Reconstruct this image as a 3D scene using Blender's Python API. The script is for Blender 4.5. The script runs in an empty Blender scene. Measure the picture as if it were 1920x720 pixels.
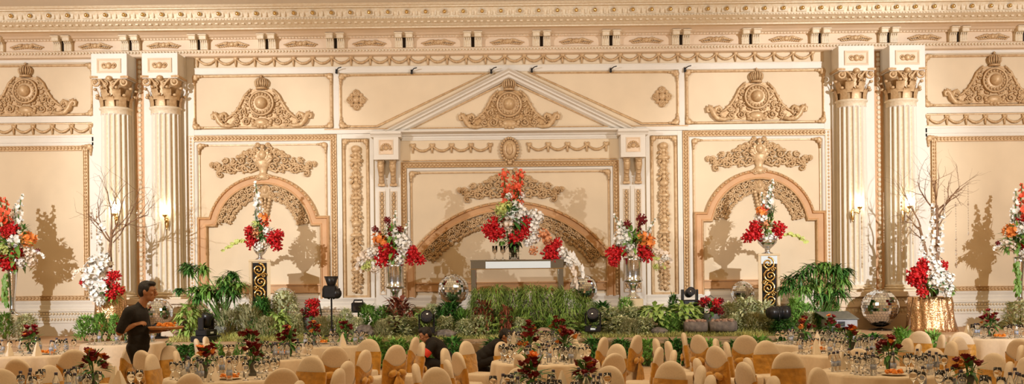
import bpy, math, random
from mathutils import Vector, Matrix, Euler
R = random.Random(11)
PI = math.pi
SC = bpy.context.scene
COL = SC.collection

# ------------------------------------------------------------------ camera geometry
TH = 0.0105                     # the photograph's slight roll
F = 1920.0                      # focal length in pixels
PX, PY = 958.0, 517.0           # where the optical axis meets the picture
CD, CH = 24.0, 1.85             # camera distance from the decorated wall, eye height
HS = 0.55                       # stage height
SY = -3.0                       # stage front edge

def P(px, py, Y=0.0):
    d = CD + Y
    dx, dy = px - PX, py - PY
    c, s = math.cos(TH), math.sin(TH)
    return Vector((d / F * (dx * c - dy * s), Y, CH + d / F * (-dx * s - dy * c)))

def h0(px): return PY - (px - PX) * TH
def U(u, v, Y=0.0):             # a point of the (levelled) decorated wall
    k = (CD + Y) / F
    return (u * k, CH + (PY - v) * k)
def GX(px, Y): return P(px, h0(px), Y).x

# ------------------------------------------------------------------ mesh builder
class MB:
    def __init__(s): s.v = []; s.f = []; s.sm = []
    def add(s, vs, fs, smooth=False):
        b = len(s.v); s.v += [tuple(p) for p in vs]
        for f in fs: s.f.append(tuple(b + i for i in f)); s.sm.append(smooth)
    def box(s, x0, x1, y0, y1, z0, z1, M=None):
        vs = [Vector(p) for p in ((x0,y0,z0),(x1,y0,z0),(x1,y1,z0),(x0,y1,z0),(x0,y0,z1),(x1,y0,z1),(x1,y1,z1),(x0,y1,z1))]
        if M is not None: vs = [M @ p for p in vs]
        s.add(vs, [(0,3,2,1),(4,5,6,7),(0,1,5,4),(1,2,6,5),(2,3,7,6),(3,0,4,7)])
    def bbox(s, x0, x1, y0, y1, z0, z1, b=0.01, M=None):      # chamfered box
        ch = []
        for z, i in ((z0,b),(z0+b,0),(z1-b,0),(z1,b)):
            ch.append([(x0+i+b*(i==0),y0+i),(x1-i-b*(i==0),y0+i),(x1-i,y0+i+b*(i==0)),(x1-i,y1-i-b*(i==0)),(x1-i-b*(i==0),y1-i),(x0+i+b*(i==0),y1-i),(x0+i,y1-i-b*(i==0)),(x0+i,y0+i+b*(i==0))])
        vs = []
        for r, z in zip(ch, (z0, z0+b, z1-b, z1)): vs += [Vector((x, y, z)) for x, y in r]
        if M is not None: vs = [M @ p for p in vs]
        fs = []
        for k in range(3):
            for i in range(8):
                j = (i+1) % 8
                fs.append((k*8+i, k*8+j, (k+1)*8+j, (k+1)*8+i))
        fs += [tuple(range(7,-1,-1)), tuple(range(24,32))]
        s.add(vs, fs)
    def tube(s, pts, r, n=6, cap=True, smooth=True, sq=None):
        pts = [Vector(p) for p in pts]; m = len(pts)
        rs = list(r) if isinstance(r, (list, tuple)) else [r]*m
        t = (pts[1]-pts[0]).normalized()
        a = Vector((0,1,0)) if abs(t.y) < .9 else Vector((1,0,0))
        u = t.cross(a).normalized()
        vs = []
        for i in range(m):
            tt = (pts[min(i+1,m-1)]-pts[max(i-1,0)])
            if tt.length < 1e-9: tt = t.copy()
            tt.normalize()
            u = (u - tt*u.dot(tt))
            if u.length < 1e-6: u = tt.orthogonal()
            u.normalize(); w = tt.cross(u)
            for k in range(n):
                q = 2*PI*k/n
                o = u*math.cos(q)*rs[i] + w*math.sin(q)*rs[i]
                if sq: o = Vector((o.x, o.y*sq, o.z))
                vs.append(pts[i]+o)
        fs = [(i*n+k, i*n+(k+1)%n, (i+1)*n+(k+1)%n, (i+1)*n+k) for i in range(m-1) for k in range(n)]
        if cap: fs += [tuple(range(n-1,-1,-1)), tuple((m-1)*n+k for k in range(n))]
        s.add(vs, fs, smooth)
    def lathe(s, prof, n=20, c=(0,0,0), smooth=True, M=None, a0=0, a1=2*PI, rad=None):
        full = abs(a1-a0-2*PI) < 1e-6
        m = len(prof); nn = n if full else n+1
        vs = []
        for k in range(nn):
            q = a0+(a1-a0)*k/n
            for (r, z) in prof:
                rr = r*(rad(q, z) if rad else 1)
                p = Vector((rr*math.cos(q), rr*math.sin(q), z))
                if M is not None: p = M @ p
                vs.append(p+Vector(c))
        fs = []
        for k in range(n):
            k2 = (k+1) % nn
            for i in range(m-1): fs.append((k*m+i, k2*m+i, k2*m+i+1, k*m+i+1))
        if full:
            if prof[0][0] > 1e-4: fs.append(tuple(k*m for k in range(n-1,-1,-1)))
            if prof[-1][0] > 1e-4: fs.append(tuple(k*m+m-1 for k in range(n)))
        s.add(vs, fs, smooth)
    def ell(s, c, r, nu=8, nv=5, M=None, smooth=True):
        c = Vector(c)
        if not isinstance(r, (tuple, list)): r = (r, r, r)
        vs = [Vector((0,0,-r[2]))]
        for i in range(1, nv):
            q = -PI/2+PI*i/nv
            for k in range(nu):
                p = 2*PI*k/nu
                vs.append(Vector((r[0]*math.cos(q)*math.cos(p), r[1]*math.cos(q)*math.sin(p), r[2]*math.sin(q))))
        vs.append(Vector((0,0,r[2])))
        if M is not None: vs = [M @ p for p in vs]
        vs = [p+c for p in vs]
        fs = [(0, 1+(k+1)%nu, 1+k) for k in range(nu)]
        for i in range(nv-2):
            for k in range(nu):
                a = 1+i*nu
                fs.append((a+k, a+(k+1)%nu, a+nu+(k+1)%nu, a+nu+k))
        l = len(vs)-1; a = 1+(nv-2)*nu
        fs += [(a+k, a+(k+1)%nu, l) for k in range(nu)]
        s.add(vs, fs, smooth)
    def leaf(s, base, d, up, L, w, bend=0.3, fold=0.25, seg=3):
        base = Vector(base); d = Vector(d).normalized(); up = Vector(up)
        sd = d.cross(up)
        if sd.length < 1e-5: sd = d.orthogonal()
        sd.normalize(); nn = sd.cross(d).normalized()
        vs = []
        for i in range(seg+1):
            t = i/seg
            wd = w*math.sin(PI*min(.98, .12+.86*t))**.8 if i < seg else w*.03
            ctr = base+d*(L*t)-nn*(bend*L*t*t)
            e = nn*(fold*wd)
            vs += [ctr-sd*wd+e, ctr, ctr+sd*wd+e]
        fs = []
        for i in range(seg):
            a = i*3
            fs += [(a,a+1,a+4,a+3),(a+1,a+2,a+5,a+4)]
        s.add(vs, fs, True)
    def prism(s, poly, y0, y1):           # polygon in XZ, counter-clockwise seen from -Y
        n = len(poly)
        vs = [(x, y0, z) for x, z in poly]+[(x, y1, z) for x, z in poly]
        fs = [tuple(range(n)), tuple(range(2*n-1, n-1, -1))]
        fs += [(i, n+i, n+(i+1)%n, (i+1)%n) for i in range(n)]
        s.add(vs, fs)
    def profx(s, prof, x0, x1, caps=True):        # profile [(y,z)] extruded along X
        n = len(prof)
        vs = [(x0, y, z) for y, z in prof]+[(x1, y, z) for y, z in prof]
        fs = [(i, i+1, n+i+1, n+i) for i in range(n-1)]
        if caps: fs += [tuple(range(n)), tuple(range(2*n-1, n-1, -1))]
        s.add(vs, fs)
    def sweep(s, path, prof, closed=False):       # path [(x,z)], profile [(offset to the path's left, y)], mitred
        n, m = len(path), len(prof)
        vs = []
        for i in range(n):
            p = Vector(path[i])
            a = Vector(path[i-1]) if (closed or i > 0) else None
            b = Vector(path[(i+1) % n]) if (closed or i < n-1) else None
            d0 = (p-a).normalized() if a is not None else None
            d1 = (b-p).normalized() if b is not None else None
            if d0 is None: d0 = d1
            if d1 is None: d1 = d0
            n0 = Vector((-d0.y, d0.x)); n1 = Vector((-d1.y, d1.x))
            mm = n0+n1
            if mm.length < 1e-6: mm = n0.copy()
            mm.normalize()
            k = 1/max(.35, mm.dot(n0))
            for o, y in prof: vs.append((p.x+mm.x*o*k, y, p.y+mm.y*o*k))
        fs = []
        for i in range(n if closed else n-1):
            j = (i+1) % n
            for q in range(m-1): fs.append((i*m+q, i*m+q+1, j*m+q+1, j*m+q))
        if not closed: fs += [tuple(range(m)), tuple((n-1)*m+q for q in range(m-1,-1,-1))]
        s.add(vs, fs)
    def flat(s): s.v = [(x, min(y, 0.0), z) for x, y, z in s.v]; return s
    def build(s, name, mat, parent=None, loc=None):
        me = bpy.data.meshes.new(name)
        me.from_pydata(s.v, [], s.f)
        me.polygons.foreach_set('use_smooth', s.sm)
        if mat: me.materials.append(mat)
        me.update()
        o = bpy.data.objects.new(name, me); COL.objects.link(o)
        if parent is not None: o.parent = parent
        if loc is not None: o.location = loc
        return o
def inst(name, mesh, parent=None, loc=(0,0,0), rot=(0,0,0), sc=1.0):
    o = bpy.data.objects.new(name, mesh); COL.objects.link(o)
    o.parent = parent; o.location = loc; o.rotation_euler = rot
    o.scale = (sc,)*3 if not isinstance(sc, (tuple, list)) else sc
    return o
def mesh_of(mb, name, mat):
    me = bpy.data.meshes.new(name); me.from_pydata(mb.v, [], mb.f)
    me.polygons.foreach_set('use_smooth', mb.sm); me.materials.append(mat); me.update()
    return me

LABELS = {}
def tag(o, label, cat, group=None, kind=None):
    o['label'] = label; o['category'] = cat
    if group: o['group'] = group
    o['kind'] = kind or 'thing'
    LABELS.setdefault(label, []).append(o.name)
    return o
def thing(name, loc, label=None, cat=None, group=None, rz=0, kind=None):
    o = bpy.data.objects.new(name, None); COL.objects.link(o)
    o.location = loc; o.rotation_euler = (0, 0, rz); o.empty_display_size = .1
    if label: tag(o, label, cat, group, kind)
    return o
def struct(o, label=None):
    o['kind'] = 'structure'
    if label: o['label'] = label
    return o
def dup(o, parent=None):
    c = o.copy(); COL.objects.link(c); c.parent = parent
    for ch in list(o.children): dup(ch, c)
    return c
def ordinal(i):
    return ['first','second','third','fourth','fifth','sixth','seventh','eighth','ninth','tenth','eleventh','twelfth','thirteenth','fourteenth','fifteenth','sixteenth','seventeenth','eighteenth','nineteenth','twentieth'][i] if i < 20 else str(i+1)

# ------------------------------------------------------------------ materials
def mat(name, col, rough=.6, metal=0., var=0., scale=8., bump=0., bscale=40., spec=.4, trans=0., sheen=0., emis=None, estr=0., col2=None, sub=0.):
    m = bpy.data.materials.new(name); m.use_nodes = True
    nt = m.node_tree; b = nt.nodes['Principled BSDF']
    b.inputs['Base Color'].default_value = (*col, 1); b.inputs['Roughness'].default_value = rough
    b.inputs['Metallic'].default_value = metal; b.inputs['Specular IOR Level'].default_value = spec
    if trans: b.inputs['Transmission Weight'].default_value = trans; b.inputs['IOR'].default_value = 1.45
    if sheen: b.inputs['Sheen Weight'].default_value = sheen
    if emis: b.inputs['Emission Color'].default_value = (*emis, 1); b.inputs['Emission Strength'].default_value = estr
    if var or bump or col2:
        tc = nt.nodes.new('ShaderNodeTexCoord')
    if var or col2:
        n = nt.nodes.new('ShaderNodeTexNoise'); n.inputs['Scale'].default_value = scale; n.inputs['Detail'].default_value = 4
        r = nt.nodes.new('ShaderNodeValToRGB')
        r.color_ramp.elements[0].position = .3; r.color_ramp.elements[1].position = .7
        lo = tuple(max(0, c*(1-var)) for c in col) if not col2 else col
        hi = tuple(min(1, c*(1+var)) for c in col) if not col2 else col2
        r.color_ramp.elements[0].color = (*lo, 1); r.color_ramp.elements[1].color = (*hi, 1)
        nt.links.new(tc.outputs['Object'], n.inputs['Vector']); nt.links.new(n.outputs['Fac'], r.inputs['Fac'])
        nt.links.new(r.outputs['Color'], b.inputs['Base Color'])
    if bump:
        n2 = nt.nodes.new('ShaderNodeTexNoise'); n2.inputs['Scale'].default_value = bscale; n2.inputs['Detail'].default_value = 3
        bp = nt.nodes.new('ShaderNodeBump'); bp.inputs['Strength'].default_value = bump; bp.inputs['Distance'].default_value = .02
        nt.links.new(tc.outputs['Object'], n2.inputs['Vector']); nt.links.new(n2.outputs['Fac'], bp.inputs['Height'])
        nt.links.new(bp.outputs['Normal'], b.inputs['Normal'])
    return m
M = {}
M['wall'] = mat('cream_wall_silk', (.78,.635,.44), .75, var=.05, scale=1.3)
M['trimw'] = mat('ivory_paint', (.79,.735,.64), .5, var=.03, scale=3)
M['peach'] = mat('peach_paint', (.80,.63,.45), .6, var=.04, scale=3)
M['tan'] = mat('tan_paint', (.63,.36,.17), .55, var=.08, scale=4)
M['gold'] = mat('old_gold_relief', (.50,.31,.15), .42, metal=.15, col2=(.70,.50,.28), scale=14, bump=.15)
M['goldd'] = mat('antique_gold', (.50,.30,.13), .42, metal=.15, col2=(.64,.43,.22), scale=22, bump=.2)
M['goldp'] = mat('pale_gold', (.76,.61,.41), .5, metal=.0, col2=(.86,.76,.58), scale=18, bump=.2)
M['brass'] = mat('polished_brass', (.85,.60,.25), .22, metal=1.)
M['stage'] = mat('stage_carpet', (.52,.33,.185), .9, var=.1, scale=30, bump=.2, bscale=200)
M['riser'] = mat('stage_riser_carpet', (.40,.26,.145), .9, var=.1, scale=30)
M['floor'] = mat('hall_carpet', (.50,.30,.15), .9, col2=(.62,.42,.24), scale=2.2, bump=.2, bscale=150)
M['cover'] = mat('cream_stretch_cover', (.60,.49,.36), .75, var=.06, scale=60, sheen=.2, bump=.15, bscale=400)
M['sash'] = mat('gold_organza_sash', (.44,.215,.022), .42, var=.25, scale=12, sheen=.4, bump=.5, bscale=25)
M['cloth'] = mat('cream_tablecloth', (.60,.49,.36), .8, var=.05, scale=20, sheen=.2)
M['linen'] = mat('white_linen', (.80,.70,.56), .8, var=.04, scale=20)
M['black'] = mat('black_plastic', (.012,.012,.014), .35, bump=.1)
M['blackm'] = mat('black_cloth', (.008,.006,.005), .8, var=.4, scale=10, bump=.3, bscale=30)
M['lens'] = mat('dark_lens_glass', (.02,.022,.03), .04, spec=.9)
M['grey'] = mat('grey_steel', (.30,.30,.31), .45, metal=.3, var=.1)
M['greyd'] = mat('dark_grey_steel', (.14,.14,.12), .5, var=.2, bump=.2)
M['silver'] = mat('hammered_silver', (.78,.86,.98), .14, metal=1., bump=.12, bscale=26)
M['mirror'] = mat('mirror_tile', (.80,.87,.97), .05, metal=1.)
M['mirrorg'] = mat('mirror_panel', (.80,.88,1.0), .03, metal=1.)
M['glass'] = mat('clear_glass', (.96,.96,.95), .02, trans=1.)
M['water'] = mat('bottle_plastic', (.93,.95,.96), .06, trans=.9)
M['bluecap'] = mat('dark_bottle_cap', (.05,.05,.10), .4)
M['labelp'] = mat('bottle_label', (.62,.66,.72), .5, col2=(.16,.22,.42), scale=30)
M['skin'] = mat('brown_skin', (.36,.17,.085), .55, var=.08, scale=12)
M['hair'] = mat('black_hair', (.012,.009,.008), .6, bump=.5, bscale=60)
M['redc'] = mat('red_cloth', (.65,.05,.03), .6)
M['fred'] = mat('red_petals', (.62,.015,.02), .55, var=.35, scale=18)
M['fdred'] = mat('dark_red_petals', (.20,.008,.012), .55, var=.4, scale=18)
M['fwhite'] = mat('white_petals', (.88,.87,.83), .55, var=.05, scale=18)
M['fpink'] = mat('blush_white_petals', (.86,.74,.62), .55, var=.06, scale=18)
M['forange'] = mat('orange_petals', (.86,.22,.03), .5, col2=(.90,.36,.10), scale=16)
M['fcoral'] = mat('coral_red_petals', (.82,.09,.03), .5, col2=(.86,.20,.10), scale=16)
M['flime'] = mat('lime_petals', (.52,.62,.12), .6, col2=(.68,.72,.30), scale=20)
M['fsalmon'] = mat('salmon_petals', (.72,.33,.16), .6, var=.2, scale=18)
M['leafd'] = mat('dark_green_leaf', (.035,.13,.025), .45, col2=(.10,.27,.05), scale=5)
M['leafm'] = mat('green_leaf', (.12,.31,.045), .45, col2=(.30,.50,.12), scale=5)
M['leafl'] = mat('light_green_leaf', (.26,.46,.08), .5, col2=(.50,.62,.22), scale=6)
M['leafp'] = mat('pale_variegated_leaf', (.42,.50,.20), .55, col2=(.82,.80,.56), scale=14)
M['leafg'] = mat('grey_green_leaf', (.36,.37,.17), .6, col2=(.62,.58,.34), scale=10)
M['leafr'] = mat('burgundy_leaf', (.14,.03,.025), .5, col2=(.30,.09,.04), scale=8)
M['fern'] = mat('fern_green', (.13,.25,.035), .5, col2=(.33,.45,.11), scale=4)
M['grass'] = mat('turf_grass', (.38,.42,.09), .8, col2=(.62,.58,.22), scale=3)
M['soil'] = mat('turf_base', (.16,.16,.045), .95, var=.3, scale=12, bump=.6)
M['stem'] = mat('plant_stem', (.10,.20,.04), .6)
M['bark'] = mat('tree_bark', (.27,.155,.085), .7, var=.3, scale=20, bump=.6)
M['goldbark'] = mat('sequin_gold_cloth', (.80,.52,.29), .22, metal=.95, bump=1.0, bscale=34)
M['rock'] = mat('grey_rock', (.10,.085,.08), .85, col2=(.24,.20,.17), scale=9, bump=.9, bscale=16)
M['rockp'] = mat('brown_rock', (.30,.17,.12), .85, col2=(.45,.30,.22), scale=9, bump=.9, bscale=16)
M['crystal'] = mat('crystal_bead', (.95,.95,.93), .05, metal=.85)
M['food'] = mat('orange_food', (.80,.26,.03), .5, var=.3, scale=30)
M['wood'] = mat('tray_wood', (.42,.20,.08), .5, var=.15)
M['pedc'] = mat('cream_pedestal', (.72,.58,.38), .5, var=.04)
M['globe'] = mat('lit_glass_globe', (1,.9,.7), .3, emis=(1.0,.90,.66), estr=16.0)
M['whiterefl'] = mat('white_and_painted_reflection', (.78,.90,1.0), .08, metal=.0, spec=.9)  # white for card and displays, and for the console's painted reflection
M['ceil'] = mat('ceiling_white', (.80,.74,.66), .8)
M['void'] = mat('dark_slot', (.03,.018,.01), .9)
# ================================================================== SETTING
K = 1/80.0
TN = [0]
def trim(mb, m, name=None):
    TN[0] += 1
    return struct(mb.build('trim_%d' % TN[0], m))
def ub(mb, u0, u1, v0, v1, y0, y1=0.0):
    if u0 > u1: u0, u1 = u1, u0
    a, b = U(u0, v1), U(u1, v0)
    mb.box(a[0], b[0], -y0, y1, a[1], b[1])
def sg2(s, a, b): return (a, b) if s > 0 else (-b, -a)
def rect(mb, u0, u1, v0, v1, w, y, prof=None):
    a, b = U(u0, v1), U(u1, v0); w *= K
    path = [(a[0],a[1]),(b[0],a[1]),(b[0],b[1]),(a[0],b[1])]
    mb.sweep(path, prof or [(0,0),(0,-y*.7),(w*.35,-y),(w*.65,-y),(w,-y*.5),(w,0)], True)
def beads(mb, u0, v0, u1, v1, step, r, y, rr=None):
    L = math.hypot(u1-u0, v1-v0); n = max(1, int(L/step))
    for i in range(n+1):
        t = i/n; x, z = U(u0+(u1-u0)*t, v0+(v1-v0)*t)
        mb.ell((x, -y, z), rr or (r*K, r*K, r*K), 6, 4)
def eggband(u0, u1, v0, v1, w, bottom=True, y=.04):
    f = MB(); e = MB()
    a, b = U(u0, v1), U(u1, v0); W_ = w*K
    pr = [(0,0),(0,-y*1.5),(W_*.14,-y*1.5),(W_*.2,-y*.8),(W_*.8,-y*.8),(W_*.86,-y*1.4),(W_,-y*1.4),(W_,0)]
    if bottom: f.sweep([(a[0],a[1]),(b[0],a[1]),(b[0],b[1]),(a[0],b[1])], pr, True)
    else: f.sweep([(b[0],a[1]),(b[0],b[1]),(a[0],b[1]),(a[0],a[1])], pr)
    h = w/2; q = (w*.30*K, .03, w*.30*K)
    beads(e, u0+h, v0+h, u1-h, v0+h, 6.4, 0, y*.8, q)
    beads(e, u0+h, v0+h+6, u0+h, v1-h, 6.4, 0, y*.8, q); beads(e, u1-h, v0+h+6, u1-h, v1-h, 6.4, 0, y*.8, q)
    if bottom: beads(e, u0+h, v1-h, u1-h, v1-h, 6.4, 0, y*.8, q)
    t = trim(f, M['goldd']); struct(e.build('bead_moulding', M['gold'], t))
    return t
def corner(mb, u, v, su, sv, s=1.0):           # leaf ornament in a frame corner
    x, z = U(u, v)
    for k, (dx, dz) in enumerate(((1,0),(0,1),(.75,.75))):
        for j in range(3 if k < 2 else 1):
            r = (5.2-1.2*j)*K*s
            mb.ell((x+su*dx*(3+j*6)*K*s, -.045, z-sv*dz*(3+j*6)*K*s), (r*(1.25 if dx > .5 else .8), .035, r*(1.25 if dz > .5 else .8)), 6, 4)

# ---- floor, stage, back wall, ceiling strip
mb = MB(); mb.box(-19, 19, -27, .3, -.2, 0); struct(mb.build('floor', M['floor']))
mb = MB(); mb.box(-18, 18, 0, .35, 0, 8.6); struct(mb.build('wall_back', M['wall']))
mb = MB(); mb.box(-18, 18, SY, -.02, 0, HS)
st = struct(mb.build('stage_platform', M['stage'])); 
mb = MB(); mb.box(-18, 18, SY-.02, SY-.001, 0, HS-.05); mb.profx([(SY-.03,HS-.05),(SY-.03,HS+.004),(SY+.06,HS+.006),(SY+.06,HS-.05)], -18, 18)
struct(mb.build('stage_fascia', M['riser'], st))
# low step in front of the stage at the photograph's left
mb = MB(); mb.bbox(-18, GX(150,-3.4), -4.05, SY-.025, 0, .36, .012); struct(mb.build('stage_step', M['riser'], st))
mb = MB(); mb.box(-18, 18, -2.6, .35, U(0,3,-1.25)[1], 8.8); struct(mb.build('ceiling', M['ceil']))

# ---- crowning cornice
def zc(v, Y): return U(0, v, Y)[1]
X0, X1 = -18, 18
mb = MB()
mb.profx([(0,zc(46,0)),(-.55,zc(50,-.55)),(-.62,zc(50,-.62)),(-.62,zc(47.5,-.62)),(-.68,zc(46,-.68)),(-.80,zc(40,-.80)),(-.92,zc(35,-.92)),(-1.0,zc(32,-1.0)),(-1.0,zc(30,-1.0)),(-.97,zc(29.5,-.97)),
          (-1.0,zc(20,-1.0)),(-1.06,zc(13,-1.06)),(-1.10,zc(11,-1.10)),(-1.16,zc(10.5,-1.16)),(-1.16,zc(7.5,-1.16)),(-1.22,zc(7,-1.22)),(-1.30,zc(1,-1.30)),(-1.5,zc(-6,-1.5)),(-1.5,zc(-14,-1.5)),(0,zc(-14,-1.5))], X0, X1)
cor = trim(mb, M['goldp'])
mb = MB()                                       # bead strips and coffers between the studs
kz = (CD-1.0)/F
x = X0
i = 0
while x < X1:
    mb.ell((x, -1.005, zc(30.5,-1.0)), (.018,.02,.018), 5, 3); x += .066
x = X0
while x < X1:
    mb.box(x-.03, x+.03, -.86, -.79, zc(40.5,-.82), zc(37.2,-.82)); x += .15
struct(mb.build('bead_strip', M['goldp'], cor))
mb = MB(); mc = MB()
for i in range(-36, 37):
    x = U(-13.5+35.25*i, 0, -1.0)[0]
    mb.ell((x, -1.08, zc(20.5,-1.06)), .045, 8, 6)
    mc.bbox(x-.115, x+.115, -1.022, -.98, zc(27,-1.0), zc(16.5,-1.0), .01); mc.bbox(x+.195, x+.235, -1.03, -.98, zc(27,-1.0), zc(16.5,-1.0), .01)
struct(mb.build('stud', M['brass'], cor)); struct(mc.build('coffer', M['goldp'], cor))
# ---- bracket frieze
mb = MB()
mb.profx([(0,zc(104,0)),(-.14,zc(99.5,-.14)),(-.16,zc(97,-.16)),(-.16,zc(95.5,-.16)),(-.13,zc(95,-.13)),(-.16,zc(88,-.16)),(-.10,zc(87,-.10)),(-.10,zc(69,-.10)),(-.16,zc(68,-.16)),(-.18,zc(65,-.18)),(-.24,zc(63,-.24)),(-.30,zc(59,-.30)),(-.42,zc(54,-.42)),(-.52,zc(50,-.52)),(0,zc(46,0))], X0, X1)
fr = trim(mb, M['peach'])
mb = MB()
x = X0
while x < X1:
    mb.ell((x, -.155, zc(91.5,-.15)), (.035,.03,.032), 6, 4); mb.ell((x+.037, -.185, zc(66.4,-.18)), (.016,.016,.016), 5, 3); x += .075
struct(mb.build('leaf_moulding', M['goldp'], fr))
# ---- swag friezes
def swags(mb, us, vt, vb, tail, y=.03, side=True):
    for i, u in enumerate(us):
        x, z = U(u, vt)
        mb.ell((x, -y, z), (5*K, .03, 4.2*K), 7, 4)
        mb.ell((x-3*K, -y, z+2.5*K), (2.2*K,.025,2.4*K), 6, 3); mb.ell((x+3*K, -y, z+2.5*K), (2.2*K,.025,2.4*K), 6, 3)
        mb.tube([(x,-y,z),(x-.6*K,-y,z-tail*.5*K),(x,-y*.8,z-tail*K)], [1.6*K,2.6*K,1.2*K], 5)
        if i+1 < len(us):
            x2 = U(us[i+1], vt)[0]; pts = []; rs = []
            for j in range(9):
                t = j/8; pts.append((x+(x2-x)*t, -y-.008*math.sin(PI*t), z-(vb-vt)*K*(1-(2*t-1)**2)))
                rs.append((1.3+1.5*math.sin(PI*t))*K*(1.0 if j % 2 else .85))
            mb.tube(pts, rs, 6)
            mb.ell(((x+x2)/2, -y-.015, z-(vb-vt)*K), (3.4*K,.03,2.6*K), 6, 4)
mb = MB(); swags(mb, [-583+36.0*i for i in range(33)], 104.5, 115.5, 16)
t = trim(mb, M['gold'])
mb = MB()
ub(mb, -600, 600, 96.5, 99.5, .05); ub(mb, -600, 600, 122.5, 124.2, .045); ub(mb, -598, 598, 124.2, 134, .03)
trim(mb, M['trimw'])

# ---- outer bays, column bays, niche bays: ivory boards and gilded frames
for s in (-1, 1):
    w = MB()
    def B(a, b, v0, v1, y=.03): ub(w, *sg2(s, a, b), v0, v1, y)
    # outer bay
    B(776, 1440, 97, 109, .03); B(776, 1440, 209.5, 221, .035); B(776, 1440, 245.5, 249, .05); B(776, 1440, 249, 257, .03); B(776, 1440, 257, 259, .05); B(776, 1440, 259, 264.5, .03); B(776, 782, 109, 556, .03); B(782, 787, 264, 556, .025)
    # column backing boards
    B(703, 776, 97, 621, .13); B(603, 681, 97, 621, .13)
    # niche bay
    B(590, 603, 97, 621, .05)
    B(318, 328.5, 134, 246, .03); B(328, 592, 238, 248, .045); B(592, 600, 134, 248, .03)
    trim(w, M['trimw'])
    # gold strip between the two columns
    w = MB(); e = MB(); ub(w, *sg2(s, 684, 700), 97, 621, .02); uc = s*692
    beads(e, uc, 110, uc, 560, 9, 0, .02, (4*K,.025,4.5*K))
    t = trim(w, M['tan']); struct(e.build('bead_moulding', M['goldp'], t))
    # outer panel frames
    w = MB(); a, b = sg2(s, 779, 1035); rect(w, a, b, 112, 208.5, 4.5, .05)
    for uu, su in ((a, 1), (b, -1)): corner(w, uu+su*2, 114, su, 1); corner(w, uu+su*2, 206, su, -1)
    corner(w, s*784, 266, s, 1)
    trim(w, M['gold'])
    a, b = sg2(s, 790, 1029); eggband(a, b, 265, 554.5, 9)
    w = MB(); us = [s*(784+36*i) for i in range(8)]; swags(w, sorted(us), 228, 239, 16); ub(w, *sg2(s, 778, 1034), 222, 224, .035); ub(w, *sg2(s, 778, 1034), 243.5, 245.5, .035); trim(w, M['gold'])
    # upper niche panel frame
    w = MB(); a, b = sg2(s, 331, 591.5); rect(w, a, b, 135.5, 236.5, 4.5, .05)
    for uu, su in ((a, 1), (b, -1)): corner(w, uu+su*2, 138, su, 1); corner(w, uu+su*2, 234, su, -1)
    trim(w, M['gold'])
    # lower niche bay: egg band, ivory fillet, inner frame with notched corners
    a, b = sg2(s, 324, 602); eggband(a, b, 249, 556, 11, bottom=False)
    a, b = sg2(s, 335, 591); w = MB(); rect(w, a, b, 260.5, 556, 6.5, .04); trim(w, M['trimw'])
    a, b = sg2(s, 343.5, 582.5); w = MB(); p = []
    for (uu, vv) in ((a,556),(b,556),(b,274),(b-9,266),(a+9,266),(a,274)): p.append(U(uu, vv))
    w.sweep(p, [(0,0),(0,-.03),(2.2*K,-.03),(2.2*K,0)], True)
    corner(w, a+1, 267, 1, 1, .95); corner(w, b-1, 267, -1, 1, .95)
    trim(w, M['gold'])
    # narrow ornament bay
    w = MB(); a, b = sg2(s, 262, 314.5); ub(w, a, b, 248.5, 257, .04); ub(w, *sg2(s, 314.5, 323), 248.5, 560, .045); ub(w, *sg2(s, 255, 262), 248.5, 560, .045); trim(w, M['trimw'])
    w = MB(); a, b = sg2(s, 264, 313); rect(w, a, b, 258, 556, 5, .045)
    for uu, su in ((a, 1), (b, -1)): corner(w, uu+su*3, 261, su, 1, .9); 
    beads(w, a+8, 261, b-8, 261, 4, 0, .04, (2.4*K,.02,2.6*K)); trim(w, M['gold'])

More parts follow.
